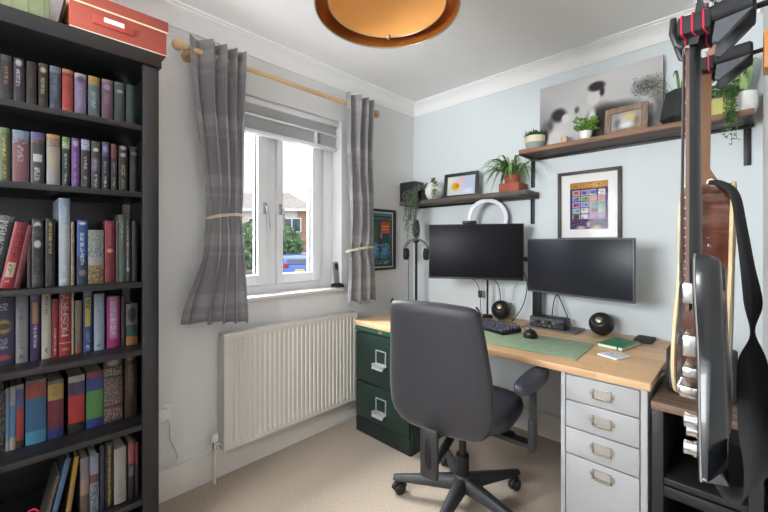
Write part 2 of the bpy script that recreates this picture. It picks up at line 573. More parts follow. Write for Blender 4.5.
FX0, FX1 = -.175, -.105
b = wl(MB())
b.box(FX0, FX1, WY0, -1.612, .936, WZ1, .004).box(FX0, FX1, -.889, WY1, .936, WZ1, .004)
b.box(FX0, FX1 - .001, -1.613, -.888, 1.995, WZ1, .004).box(FX0, FX1 - .001, -1.613, -.888, .936, .985, .004)
b.box(FX0, FX1 - .002, -1.290, -1.233, .984, 1.996, .004)
b.build('window_frame', M['upvc'], win)
for a0, a1, w0, w1, hy in ((-1.61, -1.292, .068, .068, -1.318), (-1.231, -.891, .042, .074, -1.213)):
    s_ = wl(MB())
    for (p, q, r, t) in ((a0, a0 + w0, .987, 1.99), (a1 - w1, a1, .987, 1.99)):
        s_.box(-.16, -.088, p, q, r, t, .006)
    for (p, q, r, t) in ((a0 + w0 - .001, a1 - w1 + .001, .988, 1.05), (a0 + w0 - .001, a1 - w1 + .001, 1.93, 1.989)):
        s_.box(-.16, -.089, p, q, r, t, .006)
    sash = s_.build('sash', M['upvc'], win)
    g_ = wl(MB())
    for (p, q, r, t) in ((a0 + w0 - .002, a0 + w0 + .004, 1.05, 1.93), (a1 - w1 - .004, a1 - w1 + .002, 1.05, 1.93), (a0 + w0, a1 - w1, 1.048, 1.053)):
        g_.box(-.124, -.114, p, q, r, t)
    g_.build('gasket', M['black_soft'], sash, smooth=False)
    wl(MB()).box(-.13, -.126, a0 + w0 - .005, a1 - w1 + .005, 1.045, 1.935).build('glass_pane', M['glass'], sash, smooth=False)
    h = wl(MB()).box(-.088, -.078, hy - .012, hy + .012, 1.42, 1.49, .004)
    h.tube(spline([(-.072, hy, 1.465), (-.055, hy, 1.455), (-.05, hy + .004, 1.40), (-.052, hy + .010, 1.35), (-.058, hy + .012, 1.325)]), [.008] * 20 + [.009] * 12 + [.007], 8)
    h.build('handle', M['steel'], sash)
wl(MB()).box(-.11, .035, WY0, WY1, .915, .937, .006).build('window_sill', M['gloss_white'], win)

# pleated blind drawn up under the head of the reveal
t = thing('window_blind', 'white pleated window blind drawn up to the top of the window reveal', 'blind', (-.055, -1.235, 2.08))
def bl(b):
    b.M = Matrix.Translation((.055, 1.235, -2.08)); return b
bl(MB()).box(-.085, -.025, -1.68, -.795, 2.052, 2.088, .004).build('headrail', M['upvc'], t)
M['blind'] = mat('blind_fabric', (236, 237, 238), 0.85)
b = bl(MB())
for k in range(4):
    z1 = 2.052 - .014 * k
    b.prism([(-.075, z1), (-.038, z1 - .007), (-.075, z1 - .014)], -1.675, -.8, 'y')
for k in range(5):
    z1 = 1.984 - .0148 * k
    b.prism([(-.078, z1), (-.046, z1 - .0074), (-.078, z1 - .0148)], -1.675, -.8, 'y')
# prism along y takes (x, z)
b.build('pleats', M['blind'], t)
bl(MB()).box(-.08, -.032, -1.678, -.797, 1.984, 1.997, .003).build('middle_rail', M['upvc'], t)
bl(MB()).box(-.08, -.03, -1.678, -.797, 1.886, 1.908, .004).build('bottom_rail', M['upvc'], t)
bl(MB()).box(-.05, -.034, -.984, -.962, 1.897, 1.99, .003).build('cord_guide', M['upvc'], t)

# ------------------------------------------------------------------ outside the window
M['road'] = mat('tarmac', (150, 148, 146), 0.95, var=0.08, vscale=3)
M['brick'] = mat('brick_wall', (176, 136, 114), 0.9, var=0.12, vscale=6)
M['render'] = mat('render_wall', (214, 206, 194), 0.9)
M['tiles'] = mat('roof_tiles', (164, 154, 146), 0.9, var=0.1, vscale=5)
M['car_blue'] = mat('car_paint_blue', (74, 110, 196), 0.25, coat=0.6)
M['car_white'] = mat('car_paint_silver', (214, 220, 228), 0.25, coat=0.5)
M['car_glass'] = mat('car_glass', (70, 82, 96), 0.1)
M['tyre'] = mat('tyre', (32, 32, 33), 0.85)
M['plate'] = mat('number_plate', (236, 206, 96), 0.5)
M['tail'] = mat('tail_lamp', (176, 40, 40), 0.3)
M['hedge'] = mat('hedge_leaf', (104, 132, 88), 0.6, var=0.3, vscale=2)
GZ = -.9
struct(MB().box(-90, -.6, -60, 80, GZ - .3, GZ).build('ground_street', M['road'], smooth=False))


def house(name, label, cx, cy, rot, L, Dp, eave, ridge, hip, wallm, upper):
    t = thing(name, label, 'house', (cx, cy, GZ), rot)
    e, r = eave - GZ, ridge - GZ
    MB().box(-L / 2, L / 2, 0, Dp, 0, e).build('walls', wallm, t, smooth=False)
    if upper:
        MB().box(-L / 2, L / 2 - 1.1, -.06, 0, e * .52, e - .05).build('rendered_upper_wall', M['render'], t, smooth=False)
    o = .35
    v = [(-L / 2 - o, -o, e), (L / 2 + o, -o, e), (L / 2 + o, Dp + o, e), (-L / 2 - o, Dp + o, e), (-L / 2 + hip, Dp / 2, r), (L / 2 - hip, Dp / 2, r)]
    MB().add(v, [(0, 1, 5, 4), (1, 2, 5), (2, 3, 4, 5), (3, 0, 4), (3, 2, 1, 0)]).build('roof', M['tiles'], t, smooth=False)
    MB().box(-L / 2 - o, L / 2 + o, -o - .04, -o, e - .18, e + .02).build('gutter', M['upvc'], t, smooth=False)
    n = max(2, int(L / 2.6))
    for k in range(n):
        x = -L / 2 + (k + .45) * L / n
        for z0 in (.9, e * .62):
            f = MB().box(x - .75, x + .75, -.12, -.02, z0, z0 + 1.15).build('house_window', M['upvc'], t, smooth=False)
            MB().box(x - .66, x - .05, -.14, -.12, z0 + .08, z0 + 1.07).box(x + .05, x + .66, -.14, -.12, z0 + .08, z0 + 1.07).build('window_glass', M['car_glass'], f, smooth=False)
    return t


house('house', 'cream and brick house with brown tiled roof across the street', -27.0, 11.2, radians(44), 11.0, 6.5, 4.0, 5.75, 2.6, M['brick'], True)
house('house', 'small brick house at the far right edge of the window view', -33.5, 24.0, radians(50), 6.0, 6.0, 3.2, 5.6, 1.8, M['brick'], False)


def bush(label, cx, cy, rx, h, n, seed, cat='bush'):
    r = random.Random(seed)
    t = thing('garden_bush', label, cat, (cx, cy, GZ))
    b = MB()
    for k in range(n):
        th = r.uniform(0, 2 * pi); u = r.uniform(-.75, 1); rr = (1 - u * u) ** .5 * r.uniform(.75, 1.05)
        lump = 1 + .18 * noise.noise(Vector((cos(th) * 2 + seed, sin(th) * 2, u * 2)))
        p = Vector((rx * rr * cos(th) * lump, rx * rr * sin(th) * lump, h * .5 + h * .5 * u * lump))
        a = Vector((r.uniform(-1, 1), r.uniform(-1, 1), r.uniform(-1, 1))).normalized()
        c = a.cross(Vector((r.uniform(-1, 1), r.uniform(-1, 1), r.uniform(-.2, 1)))).normalized()
        s_ = r.uniform(.10, .19)
        b.add([p - a * s_, p + c * s_ * .5, p + a * s_, p - c * s_ * .5], [(0, 1, 2, 3)])
    b.build('foliage', M['hedge'], t, smooth=False, recalc=False)
    b = MB()
    b.lathe([(.16, 0), (.11, h * .5), (.04, h * .85)], n=8)
    b.build('trunk', M['frame_brown'], t)


bush('round green bush growing in front of the house across the street', -21.9, 10.5, 2.4, 3.65, 6000, 3)


def car(label, cx, cy, rot, paint, plate):
    t = thing('parked_car', label, 'car', (cx, cy, GZ), rot)
    W = .86
    prof = [(-2.0, .35), (-2.05, .62), (-1.95, .92), (-1.3, .98), (-.75, 1.42), (-.2, 1.49), (.7, 1.48), (1.45, 1.30), (1.85, .98), (2.0, .8), (2.02, .4), (1.9, .28), (-1.9, .28)]
    MB().prism(prof, -W, W, 'y', bev=.09).build('body', paint, t)
    b = MB()
    b.add([(1.52, -.66, 1.26), (1.52, .66, 1.26), (1.88, .74, .98), (1.88, -.74, .98)], [(0, 1, 2, 3)])
    b.box(1.46, 1.5, -.6, .6, 1.2, 1.25)
    for s_ in (-1, 1):
        b.add([(-1.15, s_ * (W + .004), 1.02), (-.65, s_ * (W + .004), 1.38), (.7, s_ * (W + .004), 1.4), (1.3, s_ * (W + .004), 1.05)], [(0, 1, 2, 3)])
    b.build('windows', M['car_glass'], t, smooth=False)
    for x in (-1.25, 1.25):
        for s_ in (-1, 1):
            MB().cyl((x, s_ * (W - .2), .31), (x, s_ * (W + .02), .31), .31, n=20).build('wheel', M['tyre'], t)
    if plate:
        MB().box(2.02, 2.05, -.26, .26, .6, .72, .008).build('number_plate', M['plate'], t)
    for s_ in (-1, 1):
        MB().box(1.9, 2.02, s_ * .72 - .12, s_ * .72 + .12, .82, 1.05, .02).build('tail_lamp', M['tail'], t)


car('blue hatchback parked in the street with yellow rear number plate', -17.4, 10.05, radians(-28), M['car_blue'], True)
car('pale silver car parked behind the blue hatchback in the street', -20.8, 13.0, radians(44), M['car_white'], False)

# ================================================================== BOOKCASE AND BOOKS
BX, BY0, BY1, BZ = .375, -2.913, -2.013, 1.978
t = thing('bookcase', 'tall black-brown wooden bookcase packed with books against the window wall', 'bookcase', (.19, -2.463, 0))
def bc(b):
    b.M = Matrix.Translation((-.19, 2.463, 0)); return b
for y in (BY0, BY1 - .055):
    o_ = 0 if y < -2.5 else .033
    bc(MB()).box(.012, BX - .02, y + o_, y + o_ + .022, 0, 1.925, .002).build('side_panel', M['black_wood'], t)
    bc(MB()).box(BX - .02, BX, y, y + .055, 0, 1.925, .003).build('front_stile', M['black_wood'], t)
bc(MB()).box(.008, BX + .008, BY0 - .008, BY1 + .008, 1.925, BZ, .004).build('top_panel', M['black_wood'], t)
bc(MB()).box(.008, .014, BY0 + .05, BY1 - .05, .06, 1.925).build('back_panel', M['black_wood'], t, smooth=False)
SHELF = {'A': 1.691, 'B': 1.436, 'C': 1.093, 'D': .835, 'E': .549, 'F': .262}
for z in list(SHELF.values()) + [.08]:
    bc(MB()).box(.014, BX - .021, BY0 + .022, BY1 - .022, z - .021, z, .002).box(BX - .03, BX - .004, BY0 + .055, BY1 - .055, z - .021, z, .002).build('shelf', M['black_wood'], t)
bc(MB()).box(.03, BX - .012, BY0 + .055, BY1 - .055, 0, .06).build('plinth', M['black_wood'], t, smooth=False)

COVER_MATS = {}


def cover_mat(c):
    k = tuple(c)
    if k not in COVER_MATS:
        COVER_MATS[k] = mat('book_cover', [x * .9 for x in c], 0.45)
    return COVER_MATS[k]


def spine_text(p, s, col, v0, v1, rev=False):
    """lettering that runs down (or up) the spine"""
    nv0, nv1 = int(v0 * p.nv), int(v1 * p.nv)
    cells_along = (nv1 - nv0) / len(s)
    lw = max(3, min(p.nu - 1, 7))
    off = (p.nu - lw) // 2
    for k, ch in enumerate(s):
        rows = FONT[ch].split()
        n_al = max(3, int(cells_along - 1))
        for a in range(n_al):
            for c in range(lw):
                fx = min(4, int(a * 5 / n_al)); fy = min(6, int(c * 7 / lw))
                if rows[fy][fx] == '1':
                    if not rev:
                        j = nv0 + int(k * cells_along) + a; i = off + lw - 1 - c
                    else:
                        j = nv1 - 1 - int(k * cells_along) - a; i = off + c
                    p.put(i, j, col)


def mute(c):
    m = sum(c) / 3
    return tuple(max(0, lerp(m, x, .84) * .6) for x in c)


def book(row, y0, y1, h, d, label, lean=0.0, xs=None, depth=None, name='book'):
    """d: base colour, then marks: ('b', v0, v1, colour) band, ('t', v0, v1, colour) small title lettering, ('o', v, radius, colour) emblem,
    ('w', word, v0, v1, colour, up) large lettering, ('s', v0, v1, [colours], density) pattern"""
    z = SHELF[row]
    x = {'A': .33, 'B': .33, 'C': .32, 'D': .26, 'E': .262, 'F': .33}[row] if xs is None else xs
    dp = depth if depth else min(.24, max(.11, h * .68))
    dp = min(dp, x - .02)
    w = y1 - y0
    d = [mute(d[0])] + [tuple(mute(q) if isinstance(q, tuple) and len(q) == 3 else [mute(z_) for z_ in q] if isinstance(q, list) else q for q in k) for k in d[1:]]
    base = d[0]
    rr = random.Random(int(abs(y0) * 9999) + ord(row))
    g = cover_mat(base)
    c = MB()
    c.box(-dp, -.002, -w / 2, -w / 2 + .0022, 0, h).box(-dp, -.002, w / 2 - .0022, w / 2, 0, h).box(-.004, -.0015, -w / 2, w / 2, 0, h)
    o = c.build(name, g, smooth=False)
    o.location = (x, (y0 + y1) / 2, z + .0005)
    if lean:
        o.rotation_euler = (-radians(lean), 0, 0)
        o.location.y = y0 + w / 2 * cos(radians(lean))
        o.location.z += w / 2 * sin(radians(lean))
    MB().box(-dp + .004, -.004, -w / 2 + .0024, w / 2 - .0024, .003, h - .004).build('page_block', M['paper'], o, smooth=False)
    p = Paint(max(5, round(w / .0028)), max(30, round(h / .0028)), base)
    for k in d[1:]:
        if k[0] == 'b':
            p.rect(0, k[1], 1, k[2], k[3])
        elif k[0] == 'm':       # inset panel
            p.rect(.18, k[1], .82, k[2], k[3])
        elif k[0] == 'o':
            p.blob(.5, k[1], .42, k[2], k[3], .6)
        elif k[0] == 's':
            p.speck(0, k[1], 1, k[2], k[3], k[4], int(abs(y0) * 7777))
        elif k[0] == 't':
            j0, j1 = int(k[1] * p.nv), int(k[2] * p.nv)
            lw = max(2, int(p.nu * .42)); off = (p.nu - lw) // 2
            j = j0
            while j < j1:
                ln = rr.randint(3, 7)
                for jj in range(j, min(j1, j + ln)):
                    for i in range(lw):
                        if rr.random() < .62:
                            p.put(off + i, jj, k[3])
                j += ln + 1
        elif k[0] == 'w':
            spine_text(p, k[1], k[4], k[2], k[3], k[5])
    p.build('spine', (0, -w / 2, 0), (0, w, 0), (0, 0, h), M['print_gloss'], o, bulge=min(.004, w * .12))
    return tag(o, label, 'book', GROUPS[row])


GROUPS = {'A': 'books on the top bookcase shelf', 'B': 'books on the second bookcase shelf', 'C': 'books on the third bookcase shelf', 'D': 'books on the fourth bookcase shelf',
          'E': 'books on the fifth bookcase shelf', 'F': 'books on the lowest bookcase shelf in view'}
CR, WH, GO, BK, GY = (214, 200, 168), (222, 222, 226), (190, 158, 82), (34, 33, 36), (128, 128, 134)
ROWS = {
    'A': [
        (-2.445, -2.421, .149, [(44, 48, 48), ('b', 0, .12, (78, 80, 84)), ('t', .25, .65, (190, 112, 96)), ('s', .8, 1, [(92, 92, 96)], .4)], 'dark green-black paperback with pinkish lettering, leftmost on the top bookcase shelf'),
        (-2.416, -2.393, .149, [(56, 42, 60), ('o', .1, .09, (216, 206, 190)), ('t', .25, .62, (196, 186, 200)), ('s', .75, 1, [(86, 72, 86)], .4)], 'dark purple paperback with a pale oval at the head of its spine'),
        (-2.386, -2.363, .148, [(48, 38, 36), ('t', .3, .62, (120, 74, 64)), ('s', .78, .98, [(84, 72, 70)], .3)], 'dark brown paperback left of the black one with a pale skull'),
        (-2.357, -2.334, .152, [(36, 34, 32), ('b', 0, .05, (120, 78, 52)), ('o', .14, .08, (214, 196, 152)), ('t', .32, .68, (170, 160, 110)), ('s', .78, 1, [(90, 82, 76)], .4)], 'black paperback with a round cream emblem on its spine, top bookcase shelf'),
        (-2.329, -2.301, .153, [(66, 74, 98), ('b', 0, .14, (122, 132, 160)), ('t', .2, .7, (118, 126, 150)), ('s', .85, 1, [(130, 134, 160)], .3)], 'slate-blue paperback just left of the red-orange one on the top shelf'),
        (-2.297, -2.268, .153, [(206, 62, 46), ('b', 0, .07, (216, 132, 70)), ('b', .09, .17, (120, 50, 44)), ('t', .3, .65, (120, 34, 30)), ('s', .85, .95, [(220, 150, 130)], .3)], 'bright red-orange paperback on the top bookcase shelf'),
        (-2.264, -2.232, .150, [(144, 122, 168), ('b', 0, .12, (196, 190, 186)), ('o', .14, .09, (84, 66, 110)), ('t', .3, .8, (176, 160, 196))], 'lavender paperback just right of the red-orange one on the top shelf'),
        (-2.226, -2.193, .152, [(92, 112, 120), ('b', 0, .1, (206, 156, 62)), ('s', .1, .22, [(206, 156, 62)], .6), ('t', .38, .75, (160, 180, 190))], 'grey-teal paperback with an orange top edge on the top shelf'),
        (-2.187, -2.153, .153, [(118, 80, 98), ('b', 0, .08, (160, 130, 124)), ('o', .18, .09, (166, 150, 180)), ('t', .35, .62, (160, 120, 150))], 'mauve paperback third from the right end of the top shelf'),
        (-2.149, -2.116, .154, [(58, 72, 70), ('b', 0, .06, (96, 110, 106)), ('o', .22, .05, (170, 184, 180)), ('t', .4, .7, (84, 100, 98))], 'dark grey-green paperback second from the right end of the top shelf'),
        (-2.112, -2.082, .155, [(42, 66, 68), ('s', .1, .9, [(52, 80, 80)], .2)], 'plain dark teal paperback at the right end of the top shelf'),
    ],
    'B': [
        (-2.447, -2.425, .172, [(86, 104, 62), ('b', 0, .1, (110, 140, 70)), ('t', .15, .6, (222, 196, 74)), ('t', .7, .95, (196, 178, 80))], 'green paperback with yellow lettering, leftmost on the second shelf'),
        (-2.419, -2.380, .171, [(140, 86, 92), ('b', 0, .16, (130, 158, 186)), ('s', .12, .24, [(140, 86, 92), (150, 170, 190)], .5), ('t', .3, .6, (196, 170, 176))], 'thick dusty-red paperback with a sky-blue top on the second shelf'),
        (-2.376, -2.343, .173, [(66, 66, 70), ('b', 0, .15, (92, 98, 156)), ('s', .12, .2, [(190, 110, 70)], .4), ('m', .42, .56, (214, 214, 214)), ('t', .68, .92, (196, 196, 196))], 'charcoal paperback with a violet-blue top, left of the pale grey one'),
        (-2.337, -2.303, .174, [(172, 166, 160), ('b', 0, .07, (226, 160, 62)), ('s', .08, .24, [(180, 120, 60), (122, 96, 90)], .6), ('t', .36, .68, (214, 180, 90))], 'pale grey paperback with an orange top on the second shelf'),
        (-2.297, -2.277, .173, [(46, 52, 50), ('b', 0, .24, (112, 166, 70)), ('s', .1, .22, [(230, 230, 230)], .5), ('t', .34, .66, (176, 196, 170)), ('t', .74, .95, (206, 206, 206))], 'black paperback with a bright green top on the second shelf'),
        (-2.272, -2.251, .173, [(122, 72, 156), ('o', .1, .08, (206, 196, 210)), ('t', .3, .62, (184, 140, 206)), ('t', .7, .95, (170, 126, 196))], 'purple paperback just right of the green-topped black one, second shelf'),
        (-2.246, -2.222, .175, [(58, 52, 54), ('b', 0, .22, (152, 152, 196)), ('s', .05, .2, [(226, 226, 234)], .4), ('t', .35, .65, (206, 200, 196)), ('t', .75, .95, (196, 180, 140))], 'dark paperback with a lavender top, just right of the purple one'),
        (-2.217, -2.192, .174, [(64, 60, 66), ('b', 0, .14, (72, 80, 62)), ('o', .18, .05, (220, 220, 220)), ('b', .35, .62, (106, 92, 116)), ('t', .4, .62, (170, 160, 180)), ('t', .7, .96, (206, 206, 206))], 'grey-black paperback with white lettering and a mauve middle, second shelf'),
        (-2.186, -2.165, .177, [(48, 44, 62), ('b', 0, .3, (84, 76, 136)), ('o', .14, .1, (150, 150, 200)), ('t', .4, .65, (150, 150, 160)), ('t', .72, .95, (210, 210, 214))], 'navy-black paperback with a violet top, fourth from the right, second shelf'),
        (-2.159, -2.141, .175, [(48, 42, 44), ('b', 0, .3, (130, 56, 54)), ('t', .4, .62, (150, 146, 146)), ('t', .72, .94, (210, 210, 206))], 'thin black paperback with a dark red top on the second shelf'),
        (-2.135, -2.108, .173, [(40, 38, 38), ('o', .05, .05, (200, 190, 186)), ('o', .2, .06, (196, 180, 180)), ('t', .42, .66, (206, 176, 84)), ('t', .75, .95, (150, 136, 96))], 'black paperback with gold lettering, second from the right, second shelf'),
        (-2.100, -2.073, .176, [(32, 31, 33), ('o', .15, .05, (120, 120, 120)), ('t', .4, .7, (86, 78, 62))], 'plain black paperback at the right end of the second shelf'),
    ],
    'C': [
        (-2.490, -2.452, .236, [(58, 60, 60), ('s', 0, .08, [(150, 150, 150)], .5), ('w', 'MANKIND', .08, .68, (196, 196, 196), False), ('t', .72, .95, (140, 140, 140))], 'dark grey hardback lettered in white, leaning at the left end of the third shelf', 9.5),
        (-2.448, -2.418, .216, [(188, 30, 46), ('w', 'MURDER', .03, .57, (52, 26, 30), False), ('m', .61, .83, (220, 196, 160)), ('t', .64, .80, (120, 100, 80)), ('t', .88, .93, (226, 180, 180))], 'bright red book lettered in black with a cream label, leaning', 9.5),
        (-2.4165, -2.401, .208, [(120, 26, 38)], 'plain dark-red book leaning between the bright red one and the upright ones', 9.5),
        (-2.384, -2.376, .185, [(88, 66, 60)], 'very thin brown book left of the black one with a white figure'),
        (-2.373, -2.345, .229, [(38, 37, 38), ('o', .1, .07, (214, 214, 214)), ('o', .13, .04, (40, 38, 40)), ('s', .18, .26, [(90, 90, 90)], .6), ('o', .37, .07, (214, 214, 216)), ('t', .55, .8, (86, 86, 88)), ('s', .82, .95, [(96, 96, 96)], .5)], 'black hardback with white figures on its spine on the third shelf'),
        (-2.339, -2.315, .231, [(34, 33, 34), ('t', .06, .52, (186, 160, 92)), ('t', .6, .9, (82, 80, 82))], 'black hardback with gold lettering, just left of the tall pale one'),
        (-2.305, -2.276, .304, [(158, 180, 204), ('b', .3, 1, (182, 190, 200)), ('t', .1, .85, (206, 214, 224)), ('o', .94, .03, (230, 230, 230))], 'very tall pale blue hardback standing above all the others on the third shelf'),
        (-2.273, -2.264, .223, [(176, 158, 120), ('s', 0, 1, [(120, 100, 78), (90, 116, 110), (210, 196, 160)], .5)], 'thin tan patterned book just right of the tall pale blue one'),
        (-2.256, -2.226, .230, [(44, 86, 168), ('b', .55, 1, (44, 56, 92)), ('o', .05, .03, (220, 224, 230)), ('t', .2, .7, (196, 210, 230)), ('o', .82, .06, (150, 140, 130))], 'bright blue hardback on the third shelf'),
        (-2.225, -2.180, .196, [(148, 148, 138), ('s', .05, .3, [(180, 184, 178), (110, 120, 106)], .5), ('b', .3, .5, (106, 128, 118)), ('s', .3, .5, [(180, 190, 186)], .4), ('b', .5, .66, (176, 164, 172)), ('b', .66, 1, (130, 108, 66)), ('s', .66, 1, [(206, 176, 96), (70, 60, 48)], .5)], 'short wide book with a grey and gold patchwork spine'),
        (-2.176, -2.146, .231, [(148, 32, 52), ('t', .06, .4, (180, 80, 90)), ('o', .48, .04, (220, 170, 80)), ('b', .96, 1, (120, 26, 42))], 'crimson cloth hardback with a small gold dot on the third shelf'),
        (-2.142, -2.134, .232, [(106, 88, 78)], 'thin brown book just right of the crimson hardback'),
        (-2.133, -2.112, .256, [(92, 98, 90), ('t', .1, .5, (150, 152, 140)), ('b', .6, .9, (84, 108, 102))], 'tall grey-green book near the right end of the third shelf'),
        (-2.111, -2.096, .234, [(64, 58, 52), ('t', .1, .8, (180, 172, 150)), ('o', .8, .05, (196, 196, 190))], 'narrow dark book with silver lettering, second from right, third shelf'),
        (-2.091, -2.073, .235, [(40, 42, 54)], 'plain dark navy book at the right end of the third shelf'),
    ],
    'D': [
        (-2.462, -2.414, .229, [(56, 48, 90), ('t', .08, .18, (190, 190, 206)), ('o', .42, .13, (196, 168, 74)), ('o', .42, .06, (92, 76, 60)), ('t', .6, .76, (150, 150, 176)), ('o', .88, .05, (206, 60, 74))], 'thick navy-purple book with a round gold emblem at the left end'),
        (-2.411, -2.382, .238, [(158, 156, 162), ('t', .2, .8, (126, 124, 132)), ('t', .88, .94, (90, 90, 96))], 'light grey hardback, second from left on the fourth shelf'),
        (-2.377, -2.353, .236, [(66, 42, 98), ('b', 0, .1, (92, 100, 160)), ('m', .12, .45, (206, 146, 96)), ('t', .48, .82, (206, 196, 220))], 'purple book with an orange panel on its spine, fourth shelf'),
        (-2.349, -2.325, .236, [(212, 204, 184), ('t', .06, .34, (120, 112, 104)), ('t', .85, .93, (120, 112, 104))], 'cream book between the purple one and the thin red one'),
        (-2.323, -2.307, .214, [(172, 34, 40), ('t', .5, .95, (214, 190, 180))], 'thin plain red book just left of the thick red one'),
        (-2.305, -2.272, .239, [(188, 38, 44), ('w', 'MOSARY', .05, .7, (214, 200, 196), True), ('b', .79, .81, (220, 190, 180)), ('o', .9, .03, (220, 150, 90))], 'thick red hardback with large silver lettering running up the spine'),
        (-2.271, -2.265, .234, [(206, 196, 160), ('s', 0, 1, [(90, 130, 90)], .15)], 'very thin cream book tucked right of the thick red hardback'),
        (-2.262, -2.243, .202, [(128, 112, 84), ('b', 0, .5, (140, 124, 92)), ('t', .5, .8, (150, 130, 120)), ('o', .95, .06, (206, 80, 60))], 'short olive-brown book left of the blue and yellow one'),
        (-2.239, -2.213, .232, [(54, 70, 140), ('b', 0, .08, (140, 136, 160)), ('m', .1, .58, (214, 200, 66)), ('t', .14, .3, (96, 80, 60)), ('t', .66, .85, (140, 160, 206)), ('t', .9, .97, (230, 230, 236))], 'blue book with a bright yellow panel on its spine'),
        (-2.208, -2.178, .220, [(172, 190, 214), ('t', .1, .7, (150, 164, 192)), ('t', .9, .96, (80, 84, 96))], 'pale blue book left of the magenta one'),
        (-2.170, -2.130, .206, [(188, 40, 130), ('m', .02, .82, (206, 130, 176)), ('t', .1, .75, (236, 214, 230))], 'magenta pink book with white lettering on the fourth shelf'),
        (-2.125, -2.112, .204, [(74, 54, 54)], 'narrow dark brown book between the magenta one and the striped dark one'),
        (-2.110, -2.073, .172, [(46, 44, 46), ('b', 0, .52, (122, 122, 112)), ('o', .26, .22, (42, 42, 44)), ('b', .56, .8, (34, 92, 70)), ('b', .8, 1, (186, 116, 58))], 'short dark book with green and orange bands at the right end'),
    ],
    'E': [
        (-2.458, -2.436, .216, [(60, 60, 60), ('s', 0, 1, [(150, 150, 150), (28, 28, 28)], .6)], 'black and white speckled book at the left end of the fifth shelf'),
        (-2.434, -2.426, .221, [(146, 160, 186), ('b', .3, .8, (120, 160, 200)), ('b', .85, 1, (196, 196, 206))], 'very thin pale blue book on the fifth shelf'),
        (-2.425, -2.411, .225, [(186, 188, 194), ('b', .3, .8, (92, 152, 198)), ('b', .8, 1, (208, 194, 158))], 'thin book banded white, sky blue and cream on the fifth shelf'),
        (-2.410, -2.392, .226, [(104, 106, 168), ('b', 0, .06, (190, 190, 200)), ('b', .38, .88, (204, 60, 64)), ('b', .88, 1, (58, 56, 60))], 'slim book banded violet-blue above red on the fifth shelf'),
        (-2.388, -2.337, .232, [(58, 118, 170), ('b', 0, .05, (150, 140, 130)), ('b', .05, .28, (206, 84, 62)), ('b', .8, 1, (78, 170, 212)), ('t', .12, .2, (170, 60, 44))], 'thickest hardback, banded orange-red, blue and cyan, on the fifth shelf'),
        (-2.333, -2.292, .219, [(140, 40, 62), ('b', 0, .07, (110, 108, 110)), ('b', .07, .34, (224, 184, 82)), ('t', .1, .28, (190, 150, 70)), ('b', .82, 1, (52, 64, 140))], 'hardback banded yellow, maroon and navy on the fifth shelf'),
        (-2.279, -2.234, .219, [(226, 46, 48), ('b', 0, .11, (206, 204, 206)), ('b', .11, .34, (84, 76, 112)), ('b', .84, 1, (36, 40, 42))], 'hardback banded white, grey-purple, scarlet and black on the fifth shelf'),
        (-2.229, -2.180, .221, [(92, 172, 78), ('b', 0, .1, (190, 48, 66)), ('b', .1, .34, (58, 84, 172)), ('b', .84, 1, (56, 72, 160))], 'hardback with a wide bright green band between blue ones'),
        (-2.178, -2.120, .255, [(86, 66, 58), ('o', .06, .06, (206, 190, 160)), ('b', .14, .26, (58, 50, 46)), ('s', .14, .26, [(190, 176, 150)], .5), ('b', .3, .72, (140, 106, 92)), ('s', .3, .72, [(190, 160, 140), (90, 96, 120), (110, 60, 50)], .6), ('b', .76, .88, (110, 74, 64)), ('s', .78, .96, [(186, 160, 140)], .4)], 'ornate brown hardback with a pale decorated spine on the fifth shelf'),
        (-2.112, -2.073, .253, [(74, 52, 42), ('m', .12, .7, (92, 70, 58)), ('t', .15, .65, (140, 112, 96)), ('o', .04, .03, (190, 160, 120))], 'tall dark brown hardback at the right end of the fifth shelf'),
    ],
    'F': [
        (-2.352, -2.343, .185, [(120, 110, 96), ('b', .6, 1, (170, 150, 110))], 'thin grey-tan book leaning furthest left on the lowest shelf in view', 13),
        (-2.336, -2.321, .232, [(92, 136, 186), ('s', 0, .1, [(60, 80, 120)], .3)], 'slim light-blue book leaning on the lowest shelf in view', 12),
        (-2.292, -2.279, .226, [(228, 168, 44), ('b', .4, 1, (214, 150, 96)), ('b', .8, 1, (196, 90, 50))], 'thin orange-yellow book leaning slightly, lowest shelf in view', 7),
        (-2.248, -2.225, .213, [(150, 140, 144), ('b', .35, .62, (190, 150, 136)), ('b', .62, 1, (120, 100, 72))], 'book with a faded grey, pink and brown picture spine, lowest shelf'),
        (-2.222, -2.196, .212, [(160, 172, 190), ('b', .33, .48, (120, 74, 72)), ('s', .5, 1, [(110, 130, 150), (60, 66, 74), (170, 190, 204)], .7)], 'book with a pale sky-blue picture spine, lowest shelf in view'),
        (-2.192, -2.180, .236, [(50, 58, 98)], 'thin navy blue book on the lowest shelf in view'),
        (-2.177, -2.153, .241, [(36, 33, 32), ('t', .05, .98, (196, 166, 86)), ('t', .05, .98, (196, 166, 86))], 'black book with gold lettering down its whole spine, lowest shelf'),
        (-2.150, -2.112, .208, [(192, 186, 172), ('t', .5, .9, (160, 152, 140))], 'wide cream-grey book on the lowest shelf in view'),
        (-2.106, -2.084, .214, [(40, 39, 41), ('b', 0, .38, (186, 84, 92)), ('m', .42, .6, (120, 120, 122))], 'dark book with a dusty red top, second from right, lowest shelf'),
        (-2.082, -2.072, .206, [(150, 44, 56), ('b', .4, 1, (60, 40, 44))], 'thin dark red book at the right end of the lowest shelf in view'),
    ],
}
for row, L in ROWS.items():
    for it in L:
        y0, y1, h = it[:3]
        k = {'D': 1.0352, 'E': 1.028}.get(row, 1.0)      # these two rows stand further back on their shelves
        y0, y1 = (-2.45 + (v + 2.45) * k for v in (y0, y1))
        h = 1.24 + (SHELF[row] + h - 1.24) * k - SHELF[row]
        book(row, y0, y1, h, *it[3:5], lean=it[5] if len(it) > 5 else 0.0)

